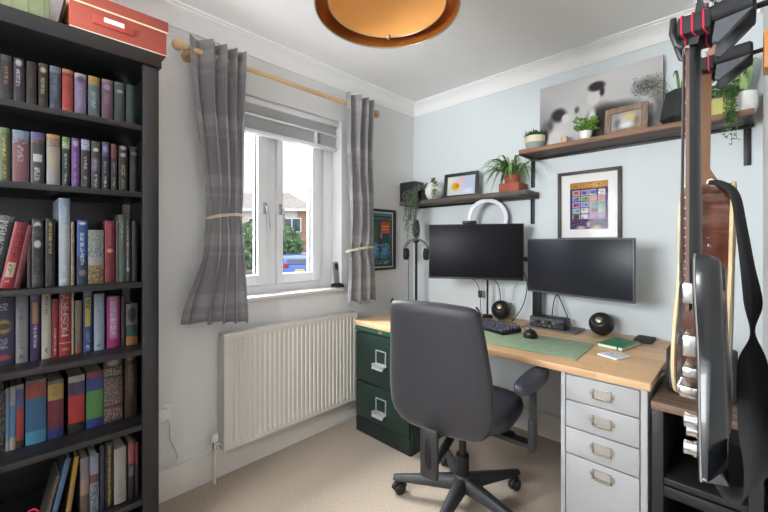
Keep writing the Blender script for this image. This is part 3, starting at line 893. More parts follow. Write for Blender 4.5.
# thin red cable lying on the lowest shelf
tag(MB().tube(spline([(.30, -2.44, .266), (.33, -2.40, .34), (.33, -2.37, .36), (.32, -2.355, .33), (.30, -2.36, .29), (.28, -2.39, .267)]), .003, 6).build('cable', M['red_thread']), 'thin red looped cable on the lowest bookcase shelf in view', 'cable')

# storage boxes on top
t = thing('storage_box', 'red card storage box with white edging overhanging the bookcase top', 'storage box', (.195, -2.135, BZ))
MB().box(-.17, .185, -.147, .147, 0, .092, .002).build('box_body', M['red_box'], t)
MB().box(-.176, .191, -.153, .153, .094, .135, .003).build('lid', M['red_box'], t)
b = MB()
b.box(-.177, .192, -.154, .154, .091, .094).box(.1855, .1875, -.148, .149, .001, .0035)
b.build('edging', M['cream'], t)
f = MB().box(.185, .196, -.085, .035, .034, .066, .003).build('label_holder', mat('orange_card', (160, 66, 50), 0.6), t)
MB().box(.196, .1975, -.055, .005, .048, .064).build('label_card', M['white'], f, smooth=False)
t = thing('storage_box', 'sage green storage box at the left end of the bookcase top', 'storage box', (.195, -2.497, BZ))
MB().box(-.17, .175, -.165, .165, 0, .2, .003).build('box_body', M['green_box'], t)
MB().box(-.174, .179, -.169, .169, .2, .24, .003).build('lid', M['green_box'], t)
b = MB()
for k in range(9):
    b.box(.175, .1765, -.15 + k * .037, -.147 + k * .037, .004, .196)
b.build('ribbing', M['green_box'], t, smooth=False)

# ================================================================== CURTAINS, RADIATOR, SOCKET
t = thing('curtain_pole', 'pine curtain pole with round ball ends above the window', 'curtain pole', (0, -1.21, 2.18))
MB().cyl((.10, -.616, 0), (.10, .63, 0), .0125, n=16).build('pole', M['pine'], t)
for s_ in (-1, 1):
    y = -.616 if s_ < 0 else .63
    MB().ball((.10, y + s_ * .036, 0), .027).build('finial', M['pine'], t)
    c_ = MB()
    c_.cyl((.10, y - .002 * s_, 0), (.10, y + s_ * .016, 0), .0185, n=18)
    c_.build('finial_collar', M['pine'], t)
    yb = y - s_ * .035
    MB().cyl((0.0, yb, 0), (.012, yb, 0), .026, n=18).cyl((.01, yb, 0), (.085, yb, 0), .010, n=12).build('bracket', M['pine'], t)


def curtain(label, prof, folds, zt, zb_l, zb_r, tie_z, amp, phase, x0, seed, skew):
    """prof: list of (z, y_left, y_right)"""
    yc = (prof[0][1] + prof[0][2]) / 2
    t = thing('curtain', label, 'curtain', (x0, yc, 0), 0, 'grey check curtains at the window')
    rn = random.Random(seed)

    def at(z):
        for k in range(len(prof) - 1):
            za, zb = prof[k][0], prof[k + 1][0]
            if za >= z >= zb:
                q = (za - z) / (za - zb); q = q * q * (3 - 2 * q)
                return lerp(prof[k][1], prof[k + 1][1], q), lerp(prof[k][2], prof[k + 1][2], q)
        return prof[-1][1:] if z < prof[-1][0] else prof[0][1:]
    ph = [rn.uniform(-.25, .25) for _ in range(folds * 2 + 2)]

    def fn(u, v):
        zb = lerp(zb_l, zb_r, u) - .012 * sin(2 * pi * folds * u ** skew)
        z = lerp(zt, zb, v)
        ya, yb = at(z)
        a = amp * (.72 if abs(z - tie_z) < .05 else 1.0) * (1 - .35 * math.exp(-((z - tie_z) / .12) ** 2)) * (1 + .25 * max(0, (tie_z - z)))
        ang = 2 * pi * folds * u ** skew + phase + .5 * noise.noise(Vector((u * 3, z * 1.2, seed)))
        x = .028 * (1 - .9 * math.exp(-(u / .13) ** 2)) * math.exp(-((z - zt) / .25) ** 2) + a * sin(ang) + .006 * noise.noise(Vector((u * 8, z * 5, seed + 3)))
        y = lerp(ya, yb, u) + .010 * sin(2 * ang) * (1 if z < tie_z + .5 else .6)
        return (x, y - yc, z)
    nu, nv = folds * 16, 60
    b = MB().sheet(fn, nu, nv)
    o = b.build('cloth', M['plaid'], t, angle=80, recalc=False)
    me = o.data
    uv = me.uv_layers.new(name='cloth')
    Lw = 1.15
    for poly in me.polygons:
        for li in poly.loop_indices:
            vi = me.loops[li].vertex_index
            i, j = vi % (nu + 1), vi // (nu + 1)
            uv.data[li].uv = (i / nu * Lw, (zt - me.vertices[vi].co.z))
    so = o.modifiers.new('thickness', 'SOLIDIFY'); so.thickness = .003; so.offset = 0
    ya, yb = at(tie_z)
    ring = []
    for k in range(41):
        a = 2 * pi * k / 40
        ring.append((cos(a) * amp * .98, (ya + yb) / 2 - yc + sin(a) * ((yb - ya) / 2 + .008), tie_z + .012 * sin(a) + .014 * cos(a)))
    b = MB()
    b.tube(ring, .0035, 6).tube([(p[0] * 1.02, p[1], p[2] - .008) for p in ring], .0035, 6)
    b.build('tieback', M['rope'], t)
    return t


curtain('grey checked curtain tied back at the left side of the window', [(2.245, -1.812, -1.548), (1.375, -1.728, -1.556), (1.25, -1.742, -1.552), (.82, -1.850, -1.528)], 4, 2.238, .860, .815, 1.375, .040, 2.6, .10, 4, 1.45)
curtain('grey checked curtain tied back at the right, beside the framed poster', [(2.245, -.848, -.625), (1.20, -.815, -.585), (1.1, -.828, -.580), (.82, -.852, -.578)], 3, 2.246, .842, .832, 1.20, .040, .6, .10, 9, 1.15)

# radiator
t = thing('radiator', 'white ridged panel radiator on the wall below the window', 'radiator', (.055, -1.185, .46))
RYa, RYb, RZa, RZb = -.452, .462, -.298, .308
N_R = 29
pts = []
for k in range(N_R):
    y0 = RYa + .022 + k * (RYb - RYa - .044) / N_R
    w = (RYb - RYa - .044) / N_R
    pts += [(y0, 0), (y0 + w * .28, 0), (y0 + w * .42, -.007), (y0 + w * .78, -.007), (y0 + w * .92, 0)]
pts.append((RYb - .022, 0))
x_f = .036
b = MB()
v = []
lev = [(RZa, 0), (RZa + .022, 0), (RZa + .042, 1), (RZb - .05, 1), (RZb - .03, 0), (RZb - .008, 0)]
allp = [(RYa, 0)] + pts + [(RYb, 0)]
for z, k in lev:
    v += [(x_f + p[1] * k, p[0], z) for p in allp]
n = len(allp)
b.add(v, [(j * n + i, j * n + i + 1, (j + 1) * n + i + 1, (j + 1) * n + i) for j in range(len(lev) - 1) for i in range(n - 1)])
b.box(-.03, .026, RYa + .004, RYb - .004, RZa + .004, RZb - .012)
b.build('panel', M['white_rad'], t, angle=20)
MB().box(-.034, x_f + .003, RYa - .003, RYb + .003, RZb - .012, RZb, .003).build('top_grille', M['white_rad'], t)
for y in (RYa - .003, RYb):
    MB().box(-.034, x_f + .002, y, y + .003, RZa + .004, RZb - .004).build('side_panel', M['white_rad'], t, smooth=False)
b = MB()
b.cyl((0.0, RYa - .001, RZa + .035), (0, RYa - .036, RZa + .035), .011, n=14).cyl((0, RYa - .036, RZa + .015), (0, RYa - .036, RZa + .055), .013, n=14)
b.build('valve', M['chrome'], t)
MB().lathe([(.016, 0), (.018, .006), (.018, .03), (.014, .042)], (0, RYa - .036, RZa + .056), 18).build('valve_cap', M['white'], t)
MB().tube([(0, RYa - .036, RZa + .015), (0, RYa - .036, -.46)], .008, 10).build('pipe', M['white_rad'], t)

# socket by the bookcase
t = thing('wall_socket', 'white double wall socket with a plug beside the bookcase', 'socket', (0, -1.938, .42))
MB().box(0, .010, -.073, .073, -.043, .043, .004).build('faceplate', M['white_glz'], t)
MB().box(.010, .038, .012, .052, -.03, .028, .006).build('plug', M['white'], t)
tag(MB().tube(spline([(.03, -1.885, .395), (.036, -1.875, .36), (.03, -1.874, .30), (.022, -1.85, .235), (.022, -1.838, .19), (.022, -1.86, .165), (.022, -1.92, .160), (.022, -1.96, .158)]), .0028, 6).build('cable', M['white_rad']), 'thin pale cable hanging from the wall socket beside the bookcase', 'cable')

# phone on the sill
t = thing('cordless_phone', 'cordless phone standing in its dark cradle on the window sill', 'phone', (-.025, -.80, .9375))
MB().lathe([(.001, 0), (.05, 0), (.052, .008), (.046, .018), (.03, .026), (.001, .027)], n=24, sy=.85).build('cradle', M['black'], t)
b = MB()
b.M = Matrix.Translation((-.004, 0, .02)) @ Matrix.Rotation(radians(-8), 4, 'Y')
b.box(-.012, .012, -.022, .022, 0, .155, .008)
h = b.build('handset', mat('phone_grey', (120, 124, 130), 0.35), t)
b = MB(); b.M = Matrix.Translation((-.004, 0, .02)) @ Matrix.Rotation(radians(-8), 4, 'Y')
b.box(.0118, .0128, -.016, .016, .10, .14, .0003)
b.build('display', M['black'], h)

# ================================================================== DESK GROUP
DZ = .73
o = MB().box(-.81, .81, -.40, .40, -.03, 0, .004).build('worktop', M['oak'])
o.location = (.968, -.403, DZ)
tag(o, 'long oak block desk worktop lying on the green and grey cabinets', 'worktop')

# green filing cabinet
t = thing('filing_cabinet', 'dark green two-drawer metal filing cabinet under the left desk end', 'filing cabinet', (.395, -.48, 0))
FW = .238
b = MB()
b.box(-FW, FW, -.302, .31, 0, .70, .004)
b.build('body', M['green_metal'], t)
MB().box(-FW, FW, -.318, -.302, .668, .698, .003).build('top_rail', mat('green_enamel_light', (44, 78, 66), 0.35), t)
for z0, z1 in ((.105, .338), (.348, .660)):
    d = MB().box(-FW + .008, FW - .006, -.318, -.302, z0, z1, .004).build('drawer', M['green_metal'], t)
    zc = .53 if z0 > .3 else .232
    fx = .005
    f = MB()
    for (p, q, r, s2) in ((-.045, .045, .037, .043), (-.045, .045, -.043, -.037), (-.045, -.038, -.043, .043), (.038, .045, -.043, .043)):
        f.box(fx + p, fx + q, -.324, -.318, zc + r, zc + s2, .001)
    f.build('label_frame', M['satin'], d)
    g = MB()
    g.M = Matrix.Translation((fx - .004, -.318, zc - .044))
    g.prism([(-.058, 0), (.055, 0), (.055, -.02), (.045, -.034), (-.05, -.034), (-.058, -.024)], -.004, 0, 'z')
    g.loft([[(-.052, 0, -.002), (.05, 0, -.002), (.05, 0, -.006), (-.052, 0, -.006)], [(-.05, -.026, -.010), (.046, -.026, -.010), (.046, -.026, -.014), (-.05, -.026, -.014)], [(-.048, -.034, -.026), (.044, -.034, -.026), (.044, -.03, -.028), (-.048, -.03, -.028)]])
    g.build('handle', M['satin'], d)
MB().box(-.018, .020, -.322, -.318, .676, .692, .0015).build('latch', M['chrome'], t)
MB().box(-FW + .004, FW - .004, -.312, -.300, .002, .098, .002).build('plinth', M['green_dark'], t)

# grey drawer unit
t = thing('drawer_unit', 'pale grey metal drawer unit with four drawers under the right desk end', 'drawer unit', (1.613, -.48, 0))
GW = .153
b = MB()
b.box(-GW, GW, -.292, .28, .0, .70, .003)
b.build('body', M['grey_metal'], t)
b = MB()
b.box(-GW, -GW + .018, -.304, -.292, 0, .70, .002).box(GW - .022, GW, -.304, -.292, 0, .70, .002)
b.build('side_rails', M['grey_metal'], t)
zs = [.692, .585, .471, .360, .02]
for k in range(4):
    d = MB().box(-GW + .021, GW - .025, -.306, -.29, zs[k + 1] + .0025, zs[k] - .0025, .003).build('drawer', M['grey_metal'], t)
    zc = (.641, .531, .421, .317)[k]
    xx = .004
    f = MB()
    f.box(xx - .034, xx + .034, -.3085, -.306, zc - .018, zc + .018, .0008)
    for (p, q, r, s2) in ((-.035, .035, .015, .019), (-.035, .035, -.019, -.015), (-.035, -.030, -.019, .019), (.030, .035, -.019, .019)):
        f.box(xx + p, xx + q, -.312, -.3085, zc + r, zc + s2, .001)
    f.build('label_holder', M['brass'], d)
    MB().box(xx - .028, xx + .028, -.3092, -.3085, zc - .013, zc + .013).build('label_card', M['label_card'], d, smooth=False)
    g = MB()
    for s_ in (-1, 1):
        g.box(xx + s_ * .039 - .005, xx + s_ * .039 + .005, -.310, -.306, zc - .009, zc + .009, .001)
    g.tube(spline([(xx - .032, -.311, zc - .015), (xx - .030, -.319, zc - .018), (xx, -.322, zc - .020), (xx + .030, -.319, zc - .018), (xx + .032, -.311, zc - .015)], 4), .003, 8)
    g.build('pull', M['brass'], d)

# desk mat
b = MB(); b.box(-.40, .415, -.152, .190, 0, .003, .001)
o = b.build('desk_mat', M['mat_green'])
o.location = (1.075, -.566, DZ + .0003); o.rotation_euler = (0, 0, radians(2.5))
tag(o, 'sage green desk mat lying along the front of the worktop', 'desk mat')


# ---------------------------------------------------------------- monitors
def monitor(label, pl, pr, zb, zt, bez, scr, chin, logo=False):
    pl, pr = Vector(pl), Vector(pr)
    c = (pl + pr) / 2; w = (pr - pl).length; h = zt - zb
    ang = math.atan2((pr - pl).y, (pr - pl).x)
    t = thing('monitor', label, 'monitor', (c.x, c.y, zb), ang)
    b = MB()
    b.box(-w / 2, w / 2, 0, .022, 0, h, .004)
    b.box(-w / 2 + .12, w / 2 - .12, .02, .048, .06, h - .06, .014)
    b.build('casing', bez, t)
    MB().box(-w / 2 + .006, w / 2 - .006, -.0018, .001, chin, h - .007, .0006).build('screen', scr, t)
    if chin > .012:
        MB().box(-w / 2 + .002, w / 2 - .002, -.004, .001, .001, chin - .001, .002).build('chin', bez, t)
    return t


monitor('large black monitor at the left, angled, with a ring light behind it', (.495, -.437, 0), (1.027, -.157, 0), 1.006, 1.367, M['black'], M['screen'], .014)
monitor('dark grey wide monitor at the right, below the framed stamps print', (1.062, -.188, 0), (1.641, -.323, 0), .948, 1.268, mat('monitor_grey', (74, 77, 84), 0.4), M['screen2'], .012)

t = thing('monitor_stand', 'black twin monitor stand rising from a flat plate behind the audio interface', 'monitor stand', (1.092, -.085, DZ))
b = MB(); b.box(-.05, .255, -.125, .05, 0, .008, .003)
b.build('base_plate', mat('plate_grey', (96, 100, 105), 0.45), t)
MB().box(-.035, .015, -.02, .012, .008, .50, .004).build('post', M['black_metal'], t)
b = MB()
b.tube([(-.01, -.004, .40), (-.15, -.02, .42), (-.297, -.137, .455)], [.016, .014, .016], 10)
b.build('arm', M['black_metal'], t)
b = MB()
b.tube([(-.01, -.004, .37), (.14, .0, .375), (.262, -.112, .378)], [.016, .014, .016], 10)
b.build('arm', M['black_metal'], t)

t = thing('webcam', 'small black webcam clipped on the top edge of the left monitor', 'webcam', (.731, -.311, 1.3675), radians(27.8))
MB().box(-.045, .045, -.024, .02, .0, .02, .005).box(-.02, .02, .012, .03, -.05, .004, .003).build('camera_body', M['black'], t)
MB().cyl((0, -.0235, .011), (0, -.027, .011), .0075, n=16).build('lens', M['screen'], t)

t = thing('ring_light', 'white ring light standing behind the left monitor', 'ring light', (.752, -.115, DZ + .028), radians(25))
ring = [(.122 * cos(2 * pi * k / 48), 0, .655 + .122 * sin(2 * pi * k / 48)) for k in range(49)]
MB().loft([[(p[0] * q, y_, .655 + (p[2] - .655) * q) for q, y_ in ((.90, -.008), (1.1, -.008), (1.12, .0), (1.1, .012), (.9, .012), (.88, 0))] for p in ring], False).build('ring_diffuser', M['ring_white'], t)
MB().loft([[(p[0] * q, y_, .655 + (p[2] - .655) * q) for q, y_ in ((.92, .0125), (1.13, .0125), (1.13, .021), (.92, .021))] for p in ring], False).build('ring_back', M['black_soft'], t)
MB().tube([(0, .016, .535), (0, .016, -.008)], .007, 10).build('pole', M['black_metal'], t)
MB().lathe([(.001, 0), (.036, 0), (.036, .012), (.03, .018), (.012, .022), (.001, .022)], (0, .016, -.028)).build('foot', M['black'], t)

# hanging cables behind the monitors
CB = [
    ([(.66, -.26, 1.03), (.655, -.10, .97), (.665, -.06, .88), (.675, -.07, .79), (.69, -.08, .735)], 'thin black cable with a small inline box hanging below the left monitor', True),
    ([(.80, -.18, 1.03), (.812, -.08, .96), (.815, -.05, .85), (.80, -.06, .735)], 'plain black cable hanging behind the left speaker', False),
    ([(1.0, -.10, 1.06), (1.002, -.05, .98), (.985, -.06, .85), (.945, -.09, .76), (.93, -.12, .734)], 'black cable hanging between the two monitors behind the keyboard', False),
    ([(.93, -.13, 1.03), (.935, -.05, .985), (.90, -.03, .93), (.885, -.05, .86), (.875, -.06, .78)], 'fine grey cable looping above the left speaker', False),
    ([(1.23, -.15, .99), (1.20, -.06, .93), (1.22, -.04, .86), (1.27, -.06, .76), (1.28, -.07, .742)], 'dark cable slanting down behind the right monitor post', False),
    ([(1.30, -.17, .97), (1.24, -.05, .945), (1.195, -.03, .93), (1.17, -.04, .89), (1.16, -.07, .742)], 'dark cable crossing toward the post under the right monitor', False),
]
for pts, lab, boxed in CB:
    sp_ = spline(pts)
    if boxed:
        t = thing('cable', lab, 'cable', (0, 0, 0))
        MB().tube(sp_, .0028, 6).build('lead', M['black'], t)
        MB().box(.652, .678, -.068, -.046, .855, .905, .005).build('inline_box', M['black'], t)
    else:
        tag(MB().tube(sp_, .0024 if 'fine' in lab else .0032, 6).build('cable', M['steel'] if 'fine' in lab else M['black']), lab, 'cable')


# ---------------------------------------------------------------- speakers and small desk things
def speaker(label, x, y, az):
    t = thing('desk_speaker', label, 'speaker', (x, y, DZ), az, 'round black desk speakers')
    R = .063
    zc = R + .002
    Rm = Matrix.Translation((0, 0, zc)) @ Matrix.Rotation(radians(58), 4, 'X')   # local +z turns toward -y and up
    b = MB(); b.M = Rm
    m = 22
    cut = radians(34)
    prof = [(max(1e-4, R * sin(pi - (pi - cut) * i / m)), R * cos(pi - (pi - cut) * i / m)) for i in range(m + 1)]
    prof += [(R * sin(cut) * .9, R * cos(cut) + .001), (R * sin(cut) * .82, R * cos(cut) - .004)]
    b.lathe(prof, n=32, caps=True)
    b.build('body', M['black'], t)
    b = MB(); b.M = Rm
    z0 = R * cos(cut) - .0035
    b.lathe([(.0285, z0), (.026, z0 + .003), (.018, z0 - .004 + .0045), (.010, z0 + .001)], n=28)
    b.build('cone_surround', M['black_soft'], t)
    b = MB(); b.M = Rm
    b.lathe([(.017, z0 + .002), (.012, z0 + .005), (.004, z0 + .0075), (.0005, z0 + .008)], n=24)
    b.build('cone', M['bronze'], t)


speaker('round black desk speaker below the left monitor', .845, -.10, radians(10))
speaker('round black desk speaker to the right, below the wide grey monitor', 1.452, -.125, radians(-4))

t = thing('keyboard', 'black full keyboard lying behind the green desk mat', 'keyboard', (.880, -.385, DZ + .0035), radians(-17))
MB().prism([(-.075, 0), (.075, 0), (.075, .024), (-.075, .012)], -.215, .215, 'x', bev=.003).build('case', M['black'], t)
b = MB()
kc = mat('keycap', (52, 54, 72), 0.45)
for r_ in range(6):
    y = -.060 + r_ * .0235
    z = .013 + (y + .075) * .08
    x = -.208
    rk = random.Random(r_)
    while x < .205:
        w = .0175
        if r_ == 0 and -.10 < x < -.02:
            w = .10
        elif rk.random() < .15:
            w = .027
        if x + w > .208:
            break
        b.loft([[(x, y, z), (x + w, y, z), (x + w, y + .018, z), (x, y + .018, z)], [(x + .003, y + .003, z + .008), (x + w - .003, y + .003, z + .008), (x + w - .003, y + .016, z + .0085), (x + .003, y + .016, z + .0085)]])
        x += w + .003
b.build('keycaps', kc, t, smooth=False)

t = thing('computer_mouse', 'black computer mouse on the desk mat right of the keyboard', 'mouse', (1.185, -.435, DZ + .0035), radians(25))
b = MB()
rings = []
for k in range(13):
    u = -1 + 2 * k / 12
    w = .036 * (1 - abs(u) ** 3.2) ** .5 + .001
    hh = .040 * (1 - abs(u + .12) ** 2.6 * .75) ** .5 if abs(u + .12) < 1.1 else .01
    rings.append([(w * cos(a), u * .058, max(0, hh * sin(a))) for a in [pi * q / 10 for q in range(11)]])
b.loft(rings)
b.build('shell', M['black'], t, angle=60)
MB().cyl((-.004, .028, .034), (.004, .028, .034), .010, n=14).build('scroll_wheel', M['amp_grey'], t)
tag(MB().tube(spline([(1.15, -.40, .738), (1.12, -.33, .738), (1.05, -.25, .737), (.95, -.18, .736), (.86, -.2, .736)]), .0025, 6).build('cable', M['black']), 'black mouse lead running back behind the keyboard', 'cable')

t = thing('audio_interface', 'small dark audio interface with a row of knobs beneath the right monitor', 'audio interface', (1.180, -.195, DZ + .0085))
MB().box(-.10, .10, 0, .10, .002, .062, .004).build('case', M['black_metal'], t)
MB().box(-.094, .094, -.003, .001, .007, .057, .001).build('front_panel', M['amp_grey'], t)
for k in range(6):
    x = -.078 + k * .0315
    MB().cyl((x, -.003, .036), (x, -.016, .036), .0095, .008, n=18).build('knob', M['steel'] if k % 2 == 0 else M['black'], t)
for k in range(4):
    x = -.07 + k * .03
    MB().cyl((x, -.003, .015), (x, -.007, .015), .005, n=12).build('socket', M['chrome'], t)

t = thing('notebook', 'green hardback notebook with a darker elastic band on the worktop', 'notebook', (1.572, -.300, DZ + .0003), radians(-12))
MB().box(-.056, .056, -.095, .095, .0025, .0155).build('pages', M['paper'], t, smooth=False)
b = MB(); b.box(-.058, .058, -.097, .097, 0, .0025, .001).box(-.058, .058, -.097, .097, .0155, .018, .001).box(-.0595, -.057, -.097, .097, 0, .018, .0008)
b.build('cover', M['note_green'], t)
b = MB(); b.box(.034, .04, -.098, .098, .018, .0188).box(.034, .04, -.0985, -.097, 0, .018).box(.034, .04, .097, .0985, 0, .018)
b.build('elastic_band', mat('elastic', (34, 90, 62), 0.6), t, smooth=False)

t = thing('card', 'small white printed card lying in front of the green notebook', 'card', (1.598, -.512, DZ + .0003), radians(-22))
MB().box(-.045, .045, -.05, .05, 0, .006, .0015).build('sheet', M['white'], t)
p = Paint(18, 20, (206, 208, 214)).speck(.1, .2, .9, .8, [(120, 126, 150), (232, 232, 236), (160, 160, 172)], .55, 3)
p.build('printed_face', (-.04, -.045, .0064), (.08, 0, 0), (0, .09, 0), M['print'], t)

tag(MB().box(-.040, .040, -.065, .065, 0, .016, .004).build('hard_drive', M['black_soft'], loc=(1.648, -.10, DZ + .0003)), 'flat black box at the back right corner of the worktop', 'box')

# headphones on a stand by the corner
t = thing('headphone_stand', 'tall slim black stand at the left end of the desk holding headphones', 'stand', (.185, -.19, DZ))
MB().lathe([(.001, 0), (.07, 0), (.07, .01), (.05, .016), (.012, .02), (.001, .02)]).build('base', M['black'], t)
MB().tube([(0, 0, .018), (0, 0, .56)], .0105, 10).build('pole', M['black_metal'], t)
MB().box(-.022, .022, -.014, .014, .515, .535, .006).build('hook', M['black'], t)
b = MB()
b.lathe([(.001, 0), (.018, .002), (.026, .02), (.030, .06), (.026, .10), (.018, .135), (.001, .14)], (0, 0, .555), 20)
b.build('head', mat('dark_blue_plastic', (44, 46, 72), 0.4), t)
t = thing('headphones', 'black over-ear headphones hanging on the slim stand in the corner', 'headphones', (.185, -.19, 1.18), radians(28))
arc = [(.092 * cos(pi * k / 20), 0, .005 + .088 * sin(pi * k / 20)) for k in range(21)]
MB().loft([[(p[0] * q, y_, .005 + (p[2] - .005) * q) for q, y_ in ((.92, -.018), (1.08, -.018), (1.08, .018), (.92, .018))] for p in arc]).build('headband', M['black'], t)
for s_ in (-1, 1):
    MB().loft([[(s_ * x, .036 * k * cos(a), -.022 + .046 * k * sin(a)) for a in [2 * pi * q / 20 for q in range(20)]] for x, k in ((.058, .7), (.062, .95), (.076, 1.0), (.092, 1.0), (.098, .85), (.1, .6))]).build('ear_cup', M['black_soft'], t)
tag(MB().tube(spline([(.15, -.235, 1.12), (.148, -.24, 1.0), (.15, -.24, .86), (.16, -.25, .735)]), .003, 6).build('cable', M['black']), 'thin headphone lead hanging straight down beside the slim stand', 'cable')

# ================================================================== OFFICE CHAIR
t = thing('office_chair', 'charcoal swivel office chair with armrests pulled out from the desk', 'office chair', (1.060, -.917, 0), radians(9))


def superell(w, h, n=40, e=2.6):
    out = []
    for k in range(n):
        a = 2 * pi * k / n
        c, s_ = cos(a), sin(a)
        out.append((math.copysign(abs(c) ** (2 / e), c) * w, math.copysign(abs(s_) ** (2 / e), s_) * h))
    return out


# backrest: rings from bottom to top (height, half width, half thickness, y of its middle)
BK_ = [(.452, .100, .010, -.252), (.456, .145, .022, -.253), (.470, .186, .030, -.255), (.498, .214, .036, -.258), (.54, .231, .040, -.262), (.62, .236, .042, -.268),
       (.72, .230, .041, -.277), (.82, .219, .039, -.289), (.90, .210, .036, -.302), (.955, .204, .034, -.313), (.985, .199, .030, -.319), (1.0, .188, .019, -.322), (1.005, .168, .006, -.323)]
rings = []
for z, w, th, y in BK_:
    rings.append([(x, y + yy + .30 * x * x - .004, z + (.012 * (x / .2) ** 2 * -1 if z > .95 else 0)) for x, yy in superell(w, th, 44, 3.2)])
b = MB(); b.loft(rings)
bk = b.build('backrest', M['chair_fabric'], t, angle=70)
# piping round the rim of the backrest
rim = []
for z, w, th, y in BK_[1:-1]:
    rim.append((w * 1.0, y + .30 * w * w - .004, z))
rim_l = [(-p[0], p[1], p[2]) for p in rim]
for q_ in (rim, rim_l):
    MB().tube(spline(q_, 4), .004, 6).build('piping', M['chair_plastic'], bk)
# back support bar with its cover
b = MB()
b.box(-.04, .04, -.345, -.318, .295, .50, .012)
b.M = Matrix.Identity(4)
b.build('back_support_cover', M['chair_plastic'], t)
b = MB()
b.tube(spline([(0, -.328, .46), (0, -.335, .40), (0, -.33, .345), (0, -.27, .34), (0, -.12, .375), (0, 0, .39)]), .018, 10)
b.build('back_support_bar', M['black_metal'], t)
# seat: rings front to back, built as stacked outlines
ST_ = [(.425, .17, .16), (.432, .215, .205), (.452, .243, .228), (.480, .248, .234), (.502, .240, .226), (.514, .215, .20), (.518, .16, .15), (.519, .06, .06)]
rings = []
for z, w, d in ST_:
    rings.append([(x, .035 + y, z - .02 * max(0, (y - .12) / .1) ** 2 * .4) for x, y in superell(w, d, 48, 3.4)])
b = MB(); b.loft(rings)
b.build('seat', M['chair_leather'], t, angle=70)
b = MB()
b.loft([[(x, .035 + y, z) for x, y in superell(w, d, 40, 3.2)] for z, w, d in ((.412, .15, .15), (.418, .195, .19), (.432, .205, .20))])
b.build('seat_shell', M['chair_plastic'], t)
b = MB()
b.box(-.075, .075, -.10, .12, .365, .415, .012)
b.tube([(.07, .03, .385), (.20, .05, .375), (.225, .055, .362)], [.006, .006, .011], 8)
b.tube([(-.07, -.03, .385), (-.18, -.03, .378)], [.006, .009], 8)
b.build('mechanism', M['chair_plastic'], t)
lv = MB()
lv.tube([(.02, .08, .37), (.10, .20, .30), (.13, .23, .275)], [.007, .007, .007], 8)
lv.loft([[(x + .145, .25 + y, z) for x, y in superell(w, d, 20)] for z, w, d in ((.258, .018, .036), (.262, .026, .046), (.272, .026, .046), (.276, .018, .036))])
lv.build('lever', M['chair_plastic'], t)
MB().tube([(0, 0, .085), (0, 0, .24), (0, 0, .241), (0, 0, .37)], [.030, .030, .017, .017], 20).build('gas_column', M['black_metal'], t)
MB().lathe([(.02, .075), (.046, .078), (.05, .10), (.046, .135), (.036, .15), (.02, .152)], n=28).build('hub', M['chair_plastic'], t)
for k in range(5):
    a = radians(201 + 72 * k)       # chair-local bearing of the leg
    R = Matrix.Rotation(a, 4, 'Z')
    b = MB(); b.M = R
    secs = []
    for u, w, z0, z1 in ((.035, .030, .082, .142), (.12, .026, .080, .128), (.22, .022, .076, .110), (.30, .019, .074, .098), (.335, .016, .074, .092)):
        secs.append([(u, -w, z0), (u, w, z0), (u, w * .8, z1 - .006), (u, w * .5, z1), (u, -w * .5, z1), (u, -w * .8, z1 - .006)])
    b.loft(secs)
    lg = b.build('base_leg', M['chair_plastic'], t, angle=50)
    sw = radians((40, -70, 130, 20, -30)[k])
    b = MB(); b.M = R @ Matrix.Translation((.318, 0, 0)) @ Matrix.Rotation(sw, 4, 'Z')
    b.cyl((0, 0, .05), (0, 0, .078), .008, n=10)
    for s_ in (-1, 1):
        b.loft([[(-.012 + r * cos(q), s_ * y, .0285 + r * sin(q)) for q in [2 * pi * i / 24 for i in range(24)]] for y, r in ((.005, .022), (.006, .0275), (.020, .0275), (.024, .022), (.024, .006))])
    b.tube([(-.012 + .031 * cos(q), 0, .0285 + .031 * sin(q)) for q in [radians(10 + 170 * i / 10) for i in range(11)]], .012, 8)
    b.build('caster', M['black'], lg)
for s_ in (-1, 1):
    x = .318 * s_
    b = MB()
    b.loft([[(.15 * s_, -.03, .385), (.15 * s_, .02, .385), (.15 * s_, .02, .402), (.15 * s_, -.03, .402)], [(x - .012 * s_, -.03, .372), (x - .012 * s_, .02, .372), (x - .014 * s_, .02, .392), (x - .014 * s_, -.03, .392)], [(x + .010 * s_, -.03, .385), (x + .010 * s_, .02, .385), (x - .010 * s_, .02, .402), (x - .010 * s_, -.03, .402)],
            [(x + .012 * s_, -.03, .42), (x + .012 * s_, .02, .42), (x - .008 * s_, .02, .42), (x - .008 * s_, -.03, .42)], [(x + .012 * s_, -.028, .647), (x + .012 * s_, .018, .647), (x - .008 * s_, .018, .647), (x - .008 * s_, -.028, .647)]])
    b.box(min(x + .013 * s_, x - .0125 * s_), max(x + .013 * s_, x - .0125 * s_), -.036, .026, .36, .50, .005)
    arm = b.build('armrest', M['chair_plastic'], t)
    b = MB()
    rings = []
    for z, k in ((.668, .75), (.673, .95), (.685, 1.0), (.698, .97), (.706, .80), (.707, .3)):
        rings.append([(x + xx + .02 * s_ * (yy / .12), -.010 + yy, z - .026 + .016 * (yy / .12)) for xx, yy in superell(.046 * k, .125 * (k * .3 + .7), 32, 2.3)])
    b.loft(rings)
    b.build('arm_pad', M['chair_leather'], arm, angle=60)

# ================================================================== WALL SHELVES
M['shelf_under'] = mat('dark_shelf_wood', (98, 86, 80), 0.7, var=0.15, vscale=16, stretch=(.3, 3, 3))


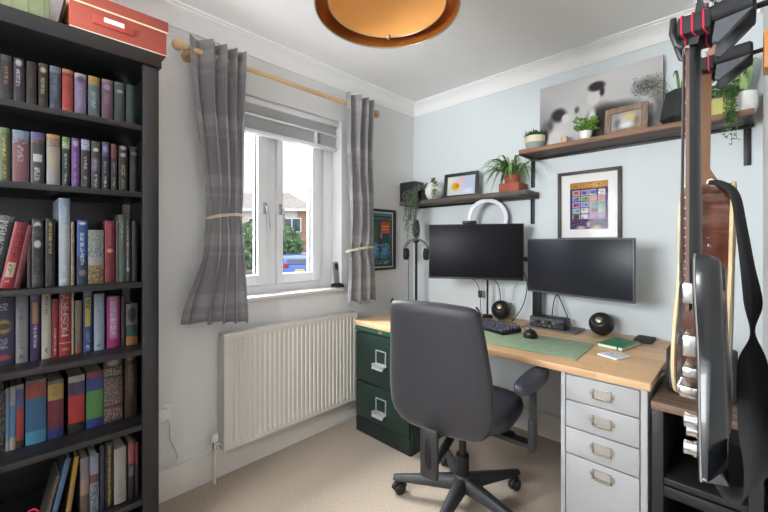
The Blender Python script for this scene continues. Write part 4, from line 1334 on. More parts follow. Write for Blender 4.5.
def shelf_thing(label, x0, x1, z, th, brackets, drop):
    t = thing('wall_shelf', label, 'shelf', ((x0 + x1) / 2, 0, z))
    c = (x0 + x1) / 2
    MB().box(x0 - c, x1 - c, -.20, 0, -th, 0, .003).build('board', M['rustic'] if z > 1.7 else M['shelf_under'], t)
    MB().box(x0 - c + .003, x1 - c - .003, -.196, -.022, -th - .003, -th, .001).build('underside_shade', M['shelf_under'], t)  # thin added sheet whose darker colour holds the shade under the board
    MB().box(x0 - c, x1 - c, -.022, 0, -th - .016, -th, .001).build('wall_rail', M['black_metal'], t)
    for bx in brackets:
        b = MB()
        b.box(bx - .013 - c, bx + .013 - c, -.008, 0, -drop, -th + .002, .001).box(bx - .013 - c, bx + .013 - c, -.198, 0, -th - .007, -th, .001)
        for zz in (-drop + .02, -th - .03):
            b.cyl((bx - c, -.008, zz), (bx - c, -.0115, zz), .005, n=10)
        b.build('bracket', M['black_metal'], t)
    return t


LZ, HZ = 1.573, 1.822
shelf_thing('lower rustic wooden wall shelf on black brackets above the left monitor', .02, 1.062, LZ, .026, (1.02,), .205)
shelf_thing('upper rustic wooden wall shelf on black brackets near the ceiling', 1.012, 2.055, HZ, .026, (1.022, 2.032), .215)


# ---------------------------------------------------------------- plants
def blade(b, base, az, L, rise, droop, w, n=10, twist=0.0):
    """one arching strap leaf"""
    d = Vector((cos(az), sin(az), 0)); s_ = Vector((-sin(az), cos(az), 0))
    v = []
    for i in range(n + 1):
        u = i / n
        p = Vector(base) + d * (L * (u ** 1.05)) * .8 + Vector((0, 0, rise * sin(min(1, u * 1.15) * pi * .62) - droop * u ** 2.4))
        ww = w * (1 - u ** 2.2) * (.55 + .9 * min(u * 2.5, .5)) + .0006
        s2 = (s_ + Vector((0, 0, twist * u))).normalized()
        v += [p - s2 * ww, p + Vector((0, 0, -ww * .5)), p + s2 * ww]
    f = []
    for i in range(n):
        f += [(i * 3, i * 3 + 1, i * 3 + 4, i * 3 + 3), (i * 3 + 1, i * 3 + 2, i * 3 + 5, i * 3 + 4)]
    b.add(v, f)


def leaflet(b, p, d, s_, w):
    p, d = Vector(p), Vector(d).normalized()
    a = d.cross(Vector((.3, .2, 1))).normalized()
    u = a.cross(d) * (w * .3)
    b.add([p, p + d * s_ * .5 + a * w, p + d * s_, p + d * s_ * .5 - a * w, p + d * s_ * .5 + u], [(0, 1, 4), (1, 2, 4), (2, 3, 4), (3, 0, 4)])


# spider plant in terracotta on the lower shelf
t = thing('spider_plant', 'arching spider plant in a terracotta pot at the right end of the lower shelf', 'plant', (.925, -.10, LZ))
MB().box(-.068, .068, -.06, .06, 0, .060, .006).build('planter', M['terracotta'], t)
MB().lathe([(.044, .03), (.050, .094), (.054, .096), (.055, .112), (.047, .112), (.045, .098)], n=28).build('pot', M['terracotta'], t)
MB().lathe([(.001, .099), (.045, .1), (.001, .103)], n=20).build('soil', M['soil'], t)
b = MB(); r = random.Random(11)
for k in range(44):
    a = r.uniform(0, 2 * pi)
    if .6 < a < 2.5 and r.random() < .75:
        a += pi
    blade(b, (.02 * cos(a), .02 * sin(a), .1), a, r.uniform(.16, .30) * (.45 if .3 < a < 2.8 else 1), r.uniform(.07, .15), r.uniform(.04, .2), .009, twist=r.uniform(-.3, .3))
b.build('leaves', M['leaf'], t, recalc=False, angle=80)
b = MB()
for k in range(14):
    a = r.uniform(3.4, 6.1)
    blade(b, (.01 * cos(a), .01 * sin(a), .1), a, r.uniform(.12, .26), r.uniform(.08, .16), r.uniform(.03, .16), .005)
b.build('pale_leaves', M['leaf_pale'], t, recalc=False, angle=80)

# trailing plant at the corner end
t = thing('trailing_plant', 'grey-green trailing plant spilling over the corner end of the lower shelf', 'plant', (.222, -.135, LZ))
MB().lathe([(.001, 0), (.038, 0), (.05, .08), (.046, .082), (.042, .07), (.001, .068)], n=24).build('pot', M['black_soft'], t)
b = MB(); st = MB(); r = random.Random(5)
for k in range(16):
    a = r.uniform(-2.7, -.4)
    L = r.uniform(.10, .34) if k > 5 else r.uniform(.25, .40)
    x0, y0 = .035 * cos(a), .035 * sin(a)
    ex = (x0 * 1.2 - .055 + r.uniform(-.05, .04), -.085 + r.uniform(-.03, .005))
    pts = spline([(x0, y0, .075), (x0 * 1.3, y0 * 1.4, .11), (ex[0], ex[1], .06), (ex[0], ex[1] - .008, .0), (ex[0] + r.uniform(-.02, .02), ex[1] - .006, .07 - L * .6), (ex[0] + r.uniform(-.03, .03), ex[1], .07 - L)], 7)
    st.tube(pts, .0012, 5)
    for p in pts[3:]:
        for _ in range(3):
            d = Vector((r.uniform(-1, 1), r.uniform(-1, .4), r.uniform(-.6, .5)))
            leaflet(b, p, d, r.uniform(.014, .024), .006)
for k in range(150):
    a = r.uniform(0, 2 * pi); q = r.uniform(0, .06)
    leaflet(b, (q * cos(a), q * sin(a) - .01, .075 + r.uniform(0, .05)), (cos(a), sin(a), r.uniform(-.2, .8)), .024, .008)
st.build('stems', M['leaf_dark'], t)
b.build('leaves', M['leaf_grey'], t, recalc=False, smooth=False)

# dark box at the corner end, white globe, photo
t = thing('shelf_box', 'dark box behind the trailing plant at the corner end of the lower shelf', 'box', (.088, -.135, LZ))
MB().box(-.078, .078, -.05, .07, 0, .158, .005).build('case', mat('dark_case', (58, 57, 60), 0.55), t)
MB().box(-.07, .07, -.056, -.05, .008, .150, .003).build('grille', M['black_soft'], t)
t = thing('globe_vase', 'round white globe vase with a sprig of green leaves', 'vase', (.285, -.095, LZ))
MB().lathe([(.001, 0), (.035, .001), (.060, .018), (.078, .052), (.080, .08), (.070, .115), (.048, .138), (.022, .148), (.018, .147), (.018, .13), (.001, .13)], n=36).build('globe', M['white'], t)
b = MB(); r = random.Random(8)
pts = spline([(.01, -.01, .135), (.045, -.06, .155), (.07, -.085, .11), (.075, -.09, .05), (.07, -.095, .025)], 6)
b.tube(pts, .0015, 5)
for p in pts[5:]:
    for _ in range(2):
        leaflet(b, p, (r.uniform(-1, 1), r.uniform(-1, .1), r.uniform(-.5, .6)), .036, .011)
b.build('sprig', M['leaf'], t, recalc=False, smooth=False)

t = thing('photo_frame', 'black framed picture of an orange flower standing on the lower shelf', 'photo frame', (.530, -.095, LZ), radians(4))
def framed(t, w, h, fw, fd, fm, paint, lean=0.0, mount=None, mw=0.0, glass=True):
    R = Matrix.Rotation(radians(-lean), 4, 'X')
    b = MB(); b.M = R
    for (x0, x1, z0, z1) in ((-w / 2, w / 2, 0, fw), (-w / 2, w / 2, h - fw, h), (-w / 2, -w / 2 + fw, fw, h - fw), (w / 2 - fw, w / 2, fw, h - fw)):
        b.box(x0, x1, -fd, 0, z0, z1, .0015)
    fr = b.build('frame', fm, t)
    b = MB(); b.M = R
    b.box(-w / 2 + .002, w / 2 - .002, -.004, 0, .002, h - .002)
    b.build('backing', M['paper'] if mount is None else mount, t, smooth=False)
    x0, z0 = fw + mw, fw + mw
    pr = paint.build('picture', R @ Vector((-w / 2 + x0, -.0045, z0)), R.to_3x3() @ Vector((w - 2 * x0, 0, 0)), R.to_3x3() @ Vector((0, 0, h - 2 * z0)), M['print'], t)
    if glass:
        b = MB(); b.M = R
        b.box(-w / 2 + fw - .001, w / 2 - fw + .001, -fd * .55, -fd * .55 + .001, fw - .001, h - fw + .001)
        b.build('glass_pane', M['picture_glass'], t, smooth=False)


p = Paint(40, 28, (206, 214, 226)).blob(.8, .4, .5, .7, (186, 196, 222), .1).blob(.2, .7, .3, .4, (196, 224, 186), .1).blob(.5, .2, .22, .2, (226, 190, 176), .2).blob(.1, .2, .2, .3, (232, 230, 190), .1)
p.blob(.32, .52, .26, .36, (240, 190, 176), .2).blob(.3, .52, .17, .25, (222, 164, 40), .5).blob(.36, .5, .07, .12, (186, 122, 36), .4).blob(.75, .8, .2, .2, (222, 226, 238), .2)
framed(t, .275, .185, .022, .018, M['frame_black'], p, 5)

# small succulent in a two-tone pot at the left end of the upper shelf
t = thing('succulent', 'low green succulent in a grey and cream pot at the upper shelf left end', 'plant', (1.073, -.10, HZ))
MB().lathe([(.001, 0), (.046, 0), (.058, .05)], n=32).build('pot', mat('pot_grey', (150, 156, 150), 0.6), t)
MB().lathe([(.058, .05), (.062, .088), (.058, .09), (.056, .078), (.001, .076)], n=32).build('pot_rim', M['cream'], t)
b = MB(); r = random.Random(21)
for k in range(220):
    a = r.uniform(0, 2 * pi); q = .056 * r.random() ** .5
    leaflet(b, (q * cos(a), q * sin(a), .08 + r.uniform(0, .02)), (cos(a) * q * 14, sin(a) * q * 14, r.uniform(.4, 1.2)), r.uniform(.018, .034), .006)
b.build('leaves', M['leaf_dark'], t, recalc=False, smooth=False)

# canvas print
g0 = (186, 185, 184)
D1, D2, L1, L2 = (58, 56, 57), (92, 90, 90), (206, 205, 204), (178, 174, 171)
p = Paint(100, 60, g0).blob(.02, .7, .2, .6, (140, 138, 138), .1).blob(.6, .08, .5, .3, L1, .1).blob(.97, .7, .1, .5, (110, 108, 108), .2)
p.blob(.89, .36, .13, .15, (96, 94, 93), .3).speck(.78, .22, .99, .50, [(84, 82, 82), (130, 128, 127), (150, 148, 147)], .22, 4)
p.blob(.90, .66, .07, .16, L1, .2)
p.blob(.66, .60, .26, .16, D2, .45).blob(.56, .74, .16, .34, D1, .5).blob(.72, .80, .2, .3, (78, 76, 76), .4).rect(.46, .8, .86, 1, (70, 68, 68))     # dark suit and shoulders
p.blob(.475, .66, .04, .22, L1, .5).blob(.485, .78, .014, .2, D2, .4)                                                       # shirt and tie
p.blob(.485, .33, .062, .145, (206, 200, 196), .7).blob(.51, .19, .085, .085, D1, .6).blob(.555, .28, .026, .09, D1, .5)
p.blob(.15, .86, .16, .34, L1, .3).blob(.18, .49, .09, .13, D1, .55).blob(.245, .56, .045, .085, (204, 198, 194), .6).blob(.05, .74, .045, .24, D2, .3).blob(.10, .62, .05, .14, D2, .3)
p.blob(.345, .47, .03, .07, D2, .4).blob(.37, .56, .03, .08, L2, .3)
t = thing('canvas_print', 'wide black-and-white photograph of a couple on canvas leaning on the upper shelf', 'picture', (1.400, -.030, HZ + .0005))
R = Matrix.Rotation(radians(-2.0), 4, 'X')
b = MB(); b.M = R; b.box(-.318, .318, -.022, 0, 0, .405, .001)
b.build('canvas_edge', mat('canvas_grey', (120, 120, 122), 0.85), t)
p.build('printed_canvas', R @ Vector((-.3175, -.0226, .0005)), (.635, 0, 0), R.to_3x3() @ Vector((0, 0, .404)), M['print'], t)

t = thing('small_plant', 'small bright green leafy plant in a white pot in front of the canvas', 'plant', (1.372, -.125, HZ))
MB().lathe([(.001, 0), (.026, 0), (.034, .055), (.030, .056), (.028, .046), (.001, .045)], n=28).build('pot', M['white_glz'], t)
b = MB(); r = random.Random(2)
for k in range(130):
    a = r.uniform(0, 2 * pi); q = .052 * r.random() ** .5
    leaflet(b, (q * cos(a), q * sin(a) * .7, .055 + r.uniform(0, .07)), (cos(a), sin(a), r.uniform(-.1, 1)), r.uniform(.02, .034), .010)
b.build('leaves', mat('leaf_bright', (112, 156, 64), 0.5, var=0.2, vscale=20), t, recalc=False, smooth=False)
t = thing('candle', 'small peach candle near the left figures of the canvas', 'candle', (1.255, -.115, HZ))
MB().lathe([(.001, 0), (.019, 0), (.019, .05), (.016, .052), (.001, .051)], n=24).build('wax', mat('peach_wax', (222, 178, 148), 0.5), t)
MB().cyl((0, 0, .05), (0, 0, .058), .0012, n=6).build('wick', M['black_soft'], t)

t = thing('photo_frame', 'small brown wooden photo frame leaning in front of the canvas', 'photo frame', (1.565, -.115, HZ + .0005), radians(-3))
p = Paint(26, 20, (160, 156, 150)).blob(.5, .45, .4, .5, (196, 196, 190), .2).blob(.6, .3, .25, .25, (206, 190, 120), .3).blob(.2, .6, .15, .4, (104, 108, 124), .3).blob(.5, .75, .3, .25, (220, 222, 224), .3).blob(.85, .6, .12, .4, (150, 120, 96), .3)
framed(t, .20, .158, .030, .016, M['frame_brown'], p, 9)

# dark faceted planter
t = thing('faceted_planter', 'dark faceted geometric planter with a few long thin leaves', 'plant', (1.795, -.105, HZ))
rings = [[(r_ * cos(2 * pi * k / 6 + .3), r_ * sin(2 * pi * k / 6 + .3), z) for k in range(6)] for r_, z in ((.058, 0), (.084, .035), (.060, .17), (.052, .17), (.056, .13))]
MB().loft(rings).build('planter', mat('dark_ceramic', (40, 46, 46), 0.3), t, smooth=False)
b = MB(); r = random.Random(7)
for a, L, ri, dr in ((3.2, .22, .09, .03), (3.5, .17, .04, .05), (3.0, .13, .12, .05), (.2, .16, .1, .05), (4.6, .14, .12, .06), (5.6, .18, .08, .06), (1.5, .08, .1, .02)):
    blade(b, (.02 * cos(a), .02 * sin(a), .15), a, L, ri, dr, .006)
b.build('leaves', M['leaf'], t, recalc=False, angle=80)

# yellow-green pot with trailing string
t = thing('trailing_plant', 'trailing green plant in a small yellow-green pot on the upper shelf', 'plant', (1.945, -.105, HZ))
rings = [[(math.copysign(min(abs(x), .036), x), math.copysign(min(abs(y), .036), y), z) for x, y in superell(w, w, 32, 6)] for z, w in ((0, .034), (.002, .036), (.086, .0385), (.088, .036), (.078, .033))]
MB().loft(rings).build('pot', mat('pot_yellow_green', (190, 186, 108), 0.35), t)
b = MB(); st = MB(); r = random.Random(14)
for k in range(8):
    ex, ey = .028 + r.uniform(-.012, .02), r.uniform(-.125, -.108)
    L = r.uniform(.10, .25)
    pts = spline([(r.uniform(-.02, .02), r.uniform(-.02, .0), .085), (ex * .5, -.05, .12), (ex, -.085, .085), (ex, ey, .0), (ex + r.uniform(-.01, .01), ey, .085 - L)], 7)
    st.tube(pts, .0010, 5)
    for p_ in pts[4:]:
        for _ in range(3):
            leaflet(b, p_, (r.uniform(-1, 1), r.uniform(-1, .3), r.uniform(-.4, .5)), .016, .0055)
for k in range(260):
    a = r.uniform(0, 2 * pi); q = .062 * r.random() ** .5
    leaflet(b, (q * cos(a) * 1.15, q * sin(a) * .8, .08 + r.uniform(0, .065)), (cos(a), sin(a), r.uniform(-.3, .9)), .024, .008)
st.build('stems', M['leaf_dark'], t)
b.build('leaves', M['leaf_mid'], t, recalc=False, smooth=False)

t = thing('leafy_plant', 'plant with pale upright leaves in a white pot at the upper shelf right end', 'plant', (2.022, -.095, HZ))
MB().lathe([(.001, 0), (.036, .001), (.046, .04), (.046, .098), (.042, .10), (.040, .088), (.001, .086)], n=32).build('pot', M['white_glz'], t)
b = MB(); r = random.Random(31)
for k in range(18):
    a = r.choice((r.uniform(2.2, 5.2), r.uniform(3.6, 5.0)))
    blade(b, (.01 * cos(a), .01 * sin(a), .085), a, r.uniform(.06, .15), r.uniform(.10, .17), r.uniform(.0, .06), .012)
for a, L, ri in ((.2, .045, .17), (.9, .05, .15), (4.9, .06, .19), (5.5, .05, .18)):
    blade(b, (.01 * cos(a), .01 * sin(a), .085), a, L, ri, .0, .013)
b.build('leaves', M['leaf_pale'], t, recalc=False, angle=80)

# ---------------------------------------------------------------- framed prints on the walls
cols = [(206, 116, 96), (120, 96, 170), (70, 110, 160), (226, 214, 196), (96, 130, 190), (110, 176, 84), (216, 120, 70), (200, 90, 80), (150, 84, 140), (120, 150, 210), (60, 140, 120), (70, 130, 110), (120, 190, 206), (226, 228, 214), (90, 70, 62), (150, 170, 120), (96, 66, 46), (214, 222, 220), (206, 120, 190), (170, 140, 190)]
p = Paint(44, 60, (66, 50, 92)).rect(0, 0, 1, .14, (176, 128, 66)).blob(.7, .08, .35, .08, (214, 160, 90), .2)
p.speck(0, .03, 1, .14, [(150, 100, 56), (206, 150, 84)], .3, 2).speck(0, .8, 1, 1, [(92, 74, 150), (54, 44, 70), (120, 100, 90)], .45, 6)
r = random.Random(6)
for j in range(5):
    for i in range(4):
        u0, v0 = .07 + i * .225, .17 + j * .127
        c_ = cols[j * 4 + i]
        p.rect(u0, v0, u0 + .195, v0 + .108, (190, 180, 196)).rect(u0 + .02, v0 + .012, u0 + .18, v0 + .098, [lerp(x, 150, .3) for x in c_])
        p.blob(u0 + r.uniform(.06, .14), v0 + r.uniform(.04, .07), .08, .045, c_, .3)
        p.blob(u0 + r.uniform(.04, .16), v0 + r.uniform(.03, .08), .04, .03, [x * .5 for x in c_], .3)
p.blob(.5, .9, .06, .08, (206, 196, 180), .3).blob(.3, .97, .18, .06, (196, 180, 160), .3).blob(.72, .97, .18, .06, (190, 176, 150), .3)
t = thing('framed_print', 'framed print of twenty small colourful stamps in a wide white mount', 'picture', (1.354, -.001, 1.258))
framed(t, .342, .418, .018, .022, M['frame_dark'], p, 0, M['white'], .050)

p = Paint(44, 58, (66, 96, 92)).rect(0, 0, 1, .12, (92, 128, 126)).rect(.04, .05, .96, .08, (56, 80, 84)).blob(.3, .4, .4, .3, (86, 116, 84), .2)
p.rect(.58, .16, .9, .38, (206, 96, 64)).rect(.62, .24, .86, .26, (236, 190, 160)).rect(.64, .30, .84, .315, (236, 190, 160))
p.blob(.55, .5, .1, .2, (96, 70, 90), .3).blob(.6, .42, .05, .08, (196, 150, 130), .4).blob(.35, .7, .22, .2, (110, 176, 222), .4).blob(.2, .72, .12, .16, (140, 196, 232), .4).blob(.72, .72, .18, .17, (96, 160, 210), .4).blob(.55, .66, .08, .12, (60, 80, 110), .3)
p.speck(.1, .56, .92, .86, [(50, 70, 96), (170, 206, 230), (80, 120, 160)], .25, 8).rect(0, .9, 1, 1, (56, 74, 72)).speck(.1, .9, .9, .97, [(150, 170, 160)], .35, 9)
t = thing('framed_poster', 'black framed teal poster with an orange block and blue figures', 'picture', (.001, -.425, 1.035), radians(90))
framed(t, .365, .468, .018, .022, M['frame_black'], p, 0, M['white'], .010)

# ================================================================== PENDANT LAMP
t = thing('pendant_lamp', 'amber drum pendant lampshade with a gold lining hanging from the ceiling', 'lamp', (1.163, -1.545, 2.02))
LR, LH = .24, .235
MB().loft([[(r_ * cos(2 * pi * k / 64), r_ * sin(2 * pi * k / 64), z) for k in range(64)] for r_, z in ((LR, 0), (LR - .006, LH))], False).build('lamp_shade', M['amber'], t, recalc=False)
MB().loft([[(r_ * cos(2 * pi * k / 64), r_ * sin(2 * pi * k / 64), z) for k in range(64)] for r_, z in ((LR - .002, .001), (LR - .004, LH * .5), (LR - .008, LH - .001))], False).build('lining', M['gold'], t, recalc=False)
MB().loft([[(r_ * cos(2 * pi * k / 64), r_ * sin(2 * pi * k / 64), z) for k in range(64)] for r_, z in ((.196, .018), (.194, LH * .5), (.190, LH - .012))], False).build('inner_shade', M['amber_inner'], t, recalc=False)
MB().tube([(.196 * cos(2 * pi * k / 64), .196 * sin(2 * pi * k / 64), .018) for k in range(65)], .002, 6, False).build('inner_ring', M['brass'], t)
MB().ball((.196 * cos(2.31), .196 * sin(2.31), .020), .009, 14).build('ring_joint', M['brass'], t)
for z, r_ in ((0, LR - .001), (LH, LR - .007)):
    MB().tube([(r_ * cos(2 * pi * k / 64), r_ * sin(2 * pi * k / 64), z) for k in range(65)], .0025, 6, False).build('rim_ring', M['brass'], t)
b = MB()
for k in range(3):
    a = 2 * pi * k / 3 + .4
    b.tube([(.02 * cos(a), .02 * sin(a), LH - .03), ((LR - .008) * cos(a), (LR - .008) * sin(a), LH - .004)], .002, 6)
b.tube([(.021 * cos(2 * pi * k / 24), .021 * sin(2 * pi * k / 24), LH - .03) for k in range(25)], .002, 6, False)
b.build('spider_frame', M['brass'], t)
MB().cyl((0, 0, LH - .075), (0, 0, LH - .005), .019, n=20).build('lamp_holder', M['white'], t)
MB().lathe([(.013, .0), (.014, -.015), (.028, -.045), (.03, -.06), (.022, -.082), (.001, -.09)], (0, 0, LH - .075), 24).build('bulb', M['white'], t)
lamp_light = bpy.data.lights.new('bulb_light', 'POINT'); lamp_light.energy = .4; lamp_light.shadow_soft_size = .05; lamp_light.color = (1.0, .95, .88)
lo = bpy.data.objects.new('bulb_light', lamp_light); COL.objects.link(lo); lo.parent = t; lo.location = (0, 0, LH - .20)
MB().cyl((0, 0, LH - .006), (0, 0, RZ - 2.02 - .02), .003, n=8).build('cord', M['white'], t)
MB().lathe([(.012, -.03), (.045, -.008), (.048, 0)], (0, 0, RZ - 2.02), 28).build('ceiling_rose', M['white'], t)

# ================================================================== BLACK UNIT UNDER THE GUITARS
t = thing('side_unit', 'low black open shelf unit with a rustic wood top below the guitars', 'shelf unit', (1.923, -.55, 0))
UW = .143
MB().box(-UW - .002, UW + .002, -.252, .252, .640, .668, .003).build('wood_top', M['unit_wood'], t)
for s_ in (-1, 1):
    x = s_ * (UW - .017)
    MB().box(x - .017, x + .017, -.245, .245, 0, .639, .002).build('side_panel', M['unit_black'], t)
MB().box(-UW + .034, UW - .034, .235, .245, .02, .628).build('back_panel', M['unit_black'], t, smooth=False)
for z in (.05, .40):
    MB().box(-UW + .034, UW - .034, -.24, .235, z - .022, z, .002).build('shelf', M['unit_black'], t)
MB().box(-UW + .034, UW - .034, -.243, -.222, .335, .372, .002).build('cross_rail', M['unit_black'], t)

t = thing('amplifier', 'small dark box amplifier on the wooden top behind the guitars', 'amplifier', (1.905, -.585, .669))
MB().box(-.10, .10, -.07, .08, .006, .168, .008).build('cabinet', M['black_soft'], t)
MB().box(-.09, .09, -.074, -.069, .016, .125, .002).build('grille', M['amp_grey'], t)
b = MB()
for k in range(4):
    b.cyl((-.06 + k * .04, -.07, .146), (-.06 + k * .04, -.08, .146), .007, n=12)
b.build('knobs', M['chrome'], t)
for sx in (-.08, .09):
    for sy in (-.05, .06):
        MB().cyl((sx, sy, 0), (sx, sy, .007), .008, n=10).build('foot', M['black'], t)

t = thing('glass_jar', 'clear glass jar with a steel lid lying low inside the black unit', 'jar', (1.875, -.68, .051))
MB().lathe([(.001, .001), (.036, .002), (.04, .012), (.04, .085), (.032, .098)], n=28, caps=False).build('jar_body', glass_mat('jar_glass', (.86, .9, .92), .12), t)
MB().lathe([(.034, .096), (.036, .098), (.036, .112), (.001, .113)], n=28).build('lid', M['steel'], t)

# ================================================================== GUITARS
def at_(o):
    def f(b=None, R=None):
        b = b or MB()
        b.M = (R or Matrix.Identity(4)) @ Matrix.Translation(-Vector(o)); return b
    return f


# ---- electric guitar, hung edge-on
EO = (1.96, -1.55, 1.20)
t = thing('electric_guitar', 'gloss black electric guitar hanging edge-on nearest the camera', 'guitar', EO)
ge = at_(EO)
EYC = -1.55
out = [(-.024, 1.165), (-.046, 1.168), (-.070, 1.205), (-.104, 1.222), (-.128, 1.196), (-.130, 1.140), (-.118, 1.090), (-.116, 1.050), (-.126, 1.000), (-.138, .955), (-.146, .915), (-.151, .882), (-.149, .877), (-.10, .882),
       (-.040, .888), (.04, .884), (.10, .880), (.138, .91), (.140, .965), (.120, 1.03), (.110, 1.085), (.122, 1.14), (.118, 1.185), (.090, 1.20), (.060, 1.178), (.040, 1.150), (.024, 1.160)]
sm = [(EYC + y, z) for y, z in smooth_poly(out, 5)]


def inset(poly, d):
    n = len(poly); res = []
    for i in range(n):
        p0, p1, p2 = Vector(poly[i - 2]), Vector(poly[i]), Vector(poly[(i + 2) % n])
        e = (p2 - p0).normalized(); nm = Vector((-e.y, e.x))
        res.append(nm)
    area = sum(poly[i][0] * poly[(i + 1) % n][1] - poly[(i + 1) % n][0] * poly[i][1] for i in range(n))
    sg = 1 if area > 0 else -1
    return [tuple(Vector(p) + nm * sg * (d(p) if callable(d) else d)) for p, nm in zip(poly, res)]


XF = 1.962


def slab(x, d, early=0.0):
    return [(x - early * max(0, min(1, (1.14 - z) / .26)) + .010 * (1.217 - z) / .33, y, z) for y, z in inset(sm, d)]


ge_b = ge()
carve = lambda p: .006 + .022 * max(0, min(1, (1.14 - p[1]) / .26)) * (1 if p[0] < EYC else .3)
ge_b.loft([slab(XF, .005), slab(XF + .0015, .0015), slab(XF + .004, 0), slab(XF + .022, 0, .011), slab(XF + .0225, lambda p: carve(p) * .06, .0105), slab(XF + .032, carve), slab(XF + .034, lambda p: carve(p) + .004)])
ge_b.build('body', M['guitar_black'], t, angle=50)
b = ge()
rimp = slab(XF + .003, -.0005)
b.tube(rimp + [rimp[0]], .0016, 5, False)
b.build('edge_binding', M['steel'], t)
# neck, fretboard, strings
b = ge()
secs = []
for z, w, d in ((1.135, .028, .020), (1.17, .0275, .020), (1.19, .025, .017), (1.40, .022, .0155), (1.58, .0195, .015), (1.60, .0190, .015)):
    secs.append([(1.952 + d * max(0, sin(a)) * 1.0 - .001, EYC + w * cos(a), z) for a in [pi * k / 12 for k in range(13)]])
b.loft(secs)
neck = b.build('neck', M['guitar_black'], t, angle=60)
b = ge()
b.loft([[(1.9455, EYC - w, z), (1.9455, EYC + w, z), (1.951, EYC + w, z), (1.951, EYC - w, z)] for z, w in ((1.115, .027), (1.60, .0195))])
b.build('fretboard', M['rosewood'], neck, smooth=False)
b = ge()
for k in range(1, 22):
    z = 1.60 - .628 * (1 - 2 ** (-k / 12))
    if z > 1.12:
        w = lerp(.0195, .0268, (1.6 - z) / .48)
        b.tube([(1.9452, EYC - w, z), (1.9452, EYC + w, z)], .0011, 6)
b.build('frets', M['steel'], neck)
ge().box(1.9425, 1.951, EYC - .0195, EYC + .0195, 1.60, 1.604).build('nut', M['white'], neck, smooth=False)
b = ge()
for k in range(6):
    q = (k - 2.5) / 2.5
    b.tube([(1.9415, EYC + q * .0175, 1.603), (1.9345, EYC + q * .026, .972)], .0007, 5)
b.build('strings', M['steel'], t)
b = ge()
hs = [(-.022, 1.602), (-.036, 1.64), (-.040, 1.72), (-.030, 1.80), (0, 1.79), (.030, 1.80), (.040, 1.72), (.036, 1.64), (.022, 1.602)]
b.loft([[(x + .18 * (z - 1.60), EYC + y, z) for y, z in hs] for x in (1.950, 1.963)])
b.build('headstock', M['guitar_black'], t, smooth=False)
for k in range(6):
    s_ = -1 if k < 3 else 1
    z = 1.655 + (k % 3) * .045
    x = 1.957 + .18 * (z - 1.6)
    b = ge()
    b.cyl((x - .020, EYC + s_ * .026, z), (x + .004, EYC + s_ * .026, z), .0035, n=10)
    b.box(x + .006, x + .016, EYC + s_ * .026 - .008, EYC + s_ * .026 + .008, z - .009, z + .009, .002)
    b.tube([(x + .010, EYC + s_ * .036, z), (x + .010, EYC + s_ * .050, z)], .0025, 6)
    b.loft([[(x + .010 + .004 * cos(a), EYC + s_ * yy, z + .008 * sin(a)) for a in [2 * pi * q / 12 for q in range(12)]] for yy in (.050, .066)])
    b.build('tuning_peg', M['chrome'], t)
for z in (1.150, 1.055):
    b = ge()
    b.box(1.942, 1.966, EYC - .036, EYC + .036, z - .019, z + .019, .003)
    pk = b.build('pickup', M['chrome'], t)
    ge().box(1.9405, 1.9425, EYC - .030, EYC + .030, z - .011, z + .011, .0005).build('pickup_insert', M['black'], pk)
b = ge()
b.box(1.938, 1.968, EYC - .040, EYC + .040, .962, .982, .003)
for k in range(6):
    b.box(1.934, 1.94, EYC - .030 + k * .0105, EYC - .022 + k * .0105, .965, .98, .001)
b.build('bridge', M['chrome'], t)
b = ge()
b.box(1.942, 1.969, EYC - .043, EYC + .043, .992 + .008, 1.018, .004)
b.build('tailpiece', M['chrome'], t)
for y, z in ((-.098, .945), (-.104, .902), (-.06, .915)):
    b = ge()
    x = 1.968
    for x0, x1, r_ in ((x, x - .004, .0125), (x - .004, x - .014, .0105), (x - .014, x - .017, .0115)):
        b.cyl((x0, EYC + y, z), (x1, EYC + y, z), r_, n=20)
    b.build('control_knob', M['chrome'], t)
b = ge(); b.cyl((1.98, EYC, .888), (1.98, EYC, .872), .006, .008, n=12)
b.build('strap_button', M['chrome'], t)

# ---- acoustic guitar, hung further back
AO = (1.955, -1.20, 1.10)
t = thing('acoustic_guitar', 'brown acoustic guitar with cream edging hanging edge-on behind the electric', 'guitar', AO)
ga0 = at_(AO)
tilt = Matrix.Translation((.004, 0, 0)) @ Matrix.Rotation(radians(1.4), 4, 'Y')


def ga(b=None):
    return ga0(b, tilt)


AYC = -1.20
out = [(0, 1.385), (-.07, 1.380), (-.125, 1.345), (-.142, 1.29), (-.130, 1.235), (-.118, 1.195), (-.130, 1.14), (-.168, 1.075), (-.190, 1.01), (-.180, .945), (-.130, .892), (-.06, .878), (0, .876)]
full = out + [(-y, z) for y, z in out[-2:0:-1]]
am = [(AYC + y, z) for y, z in smooth_poly(full, 5)]
XA, XB = 1.903, 1.998
b = ga(); b.loft([[(x, y, z) for y, z in am] for x in (XA + .004, XB - .004)], False)
b.build('sides', M['mahogany'], t, angle=60)
ga().loft([[(x, y, z) for y, z in inset(am, .001)] for x in (XA + .001, XA + .0045)]).build('soundboard', M['spruce'], t, angle=40)
ga().loft([[(x, y, z) for y, z in inset(am, .001)] for x in (XB - .0045, XB - .001)]).build('back', M['mahogany'], t, angle=40)
for x in (XA + .003, XB - .003):
    b = ga(); lp = [(x, y, z) for y, z in am]
    b.tube(lp + [lp[0]], .0042, 6, False)
    b.build('binding', M['binding'], t)
b = ga()
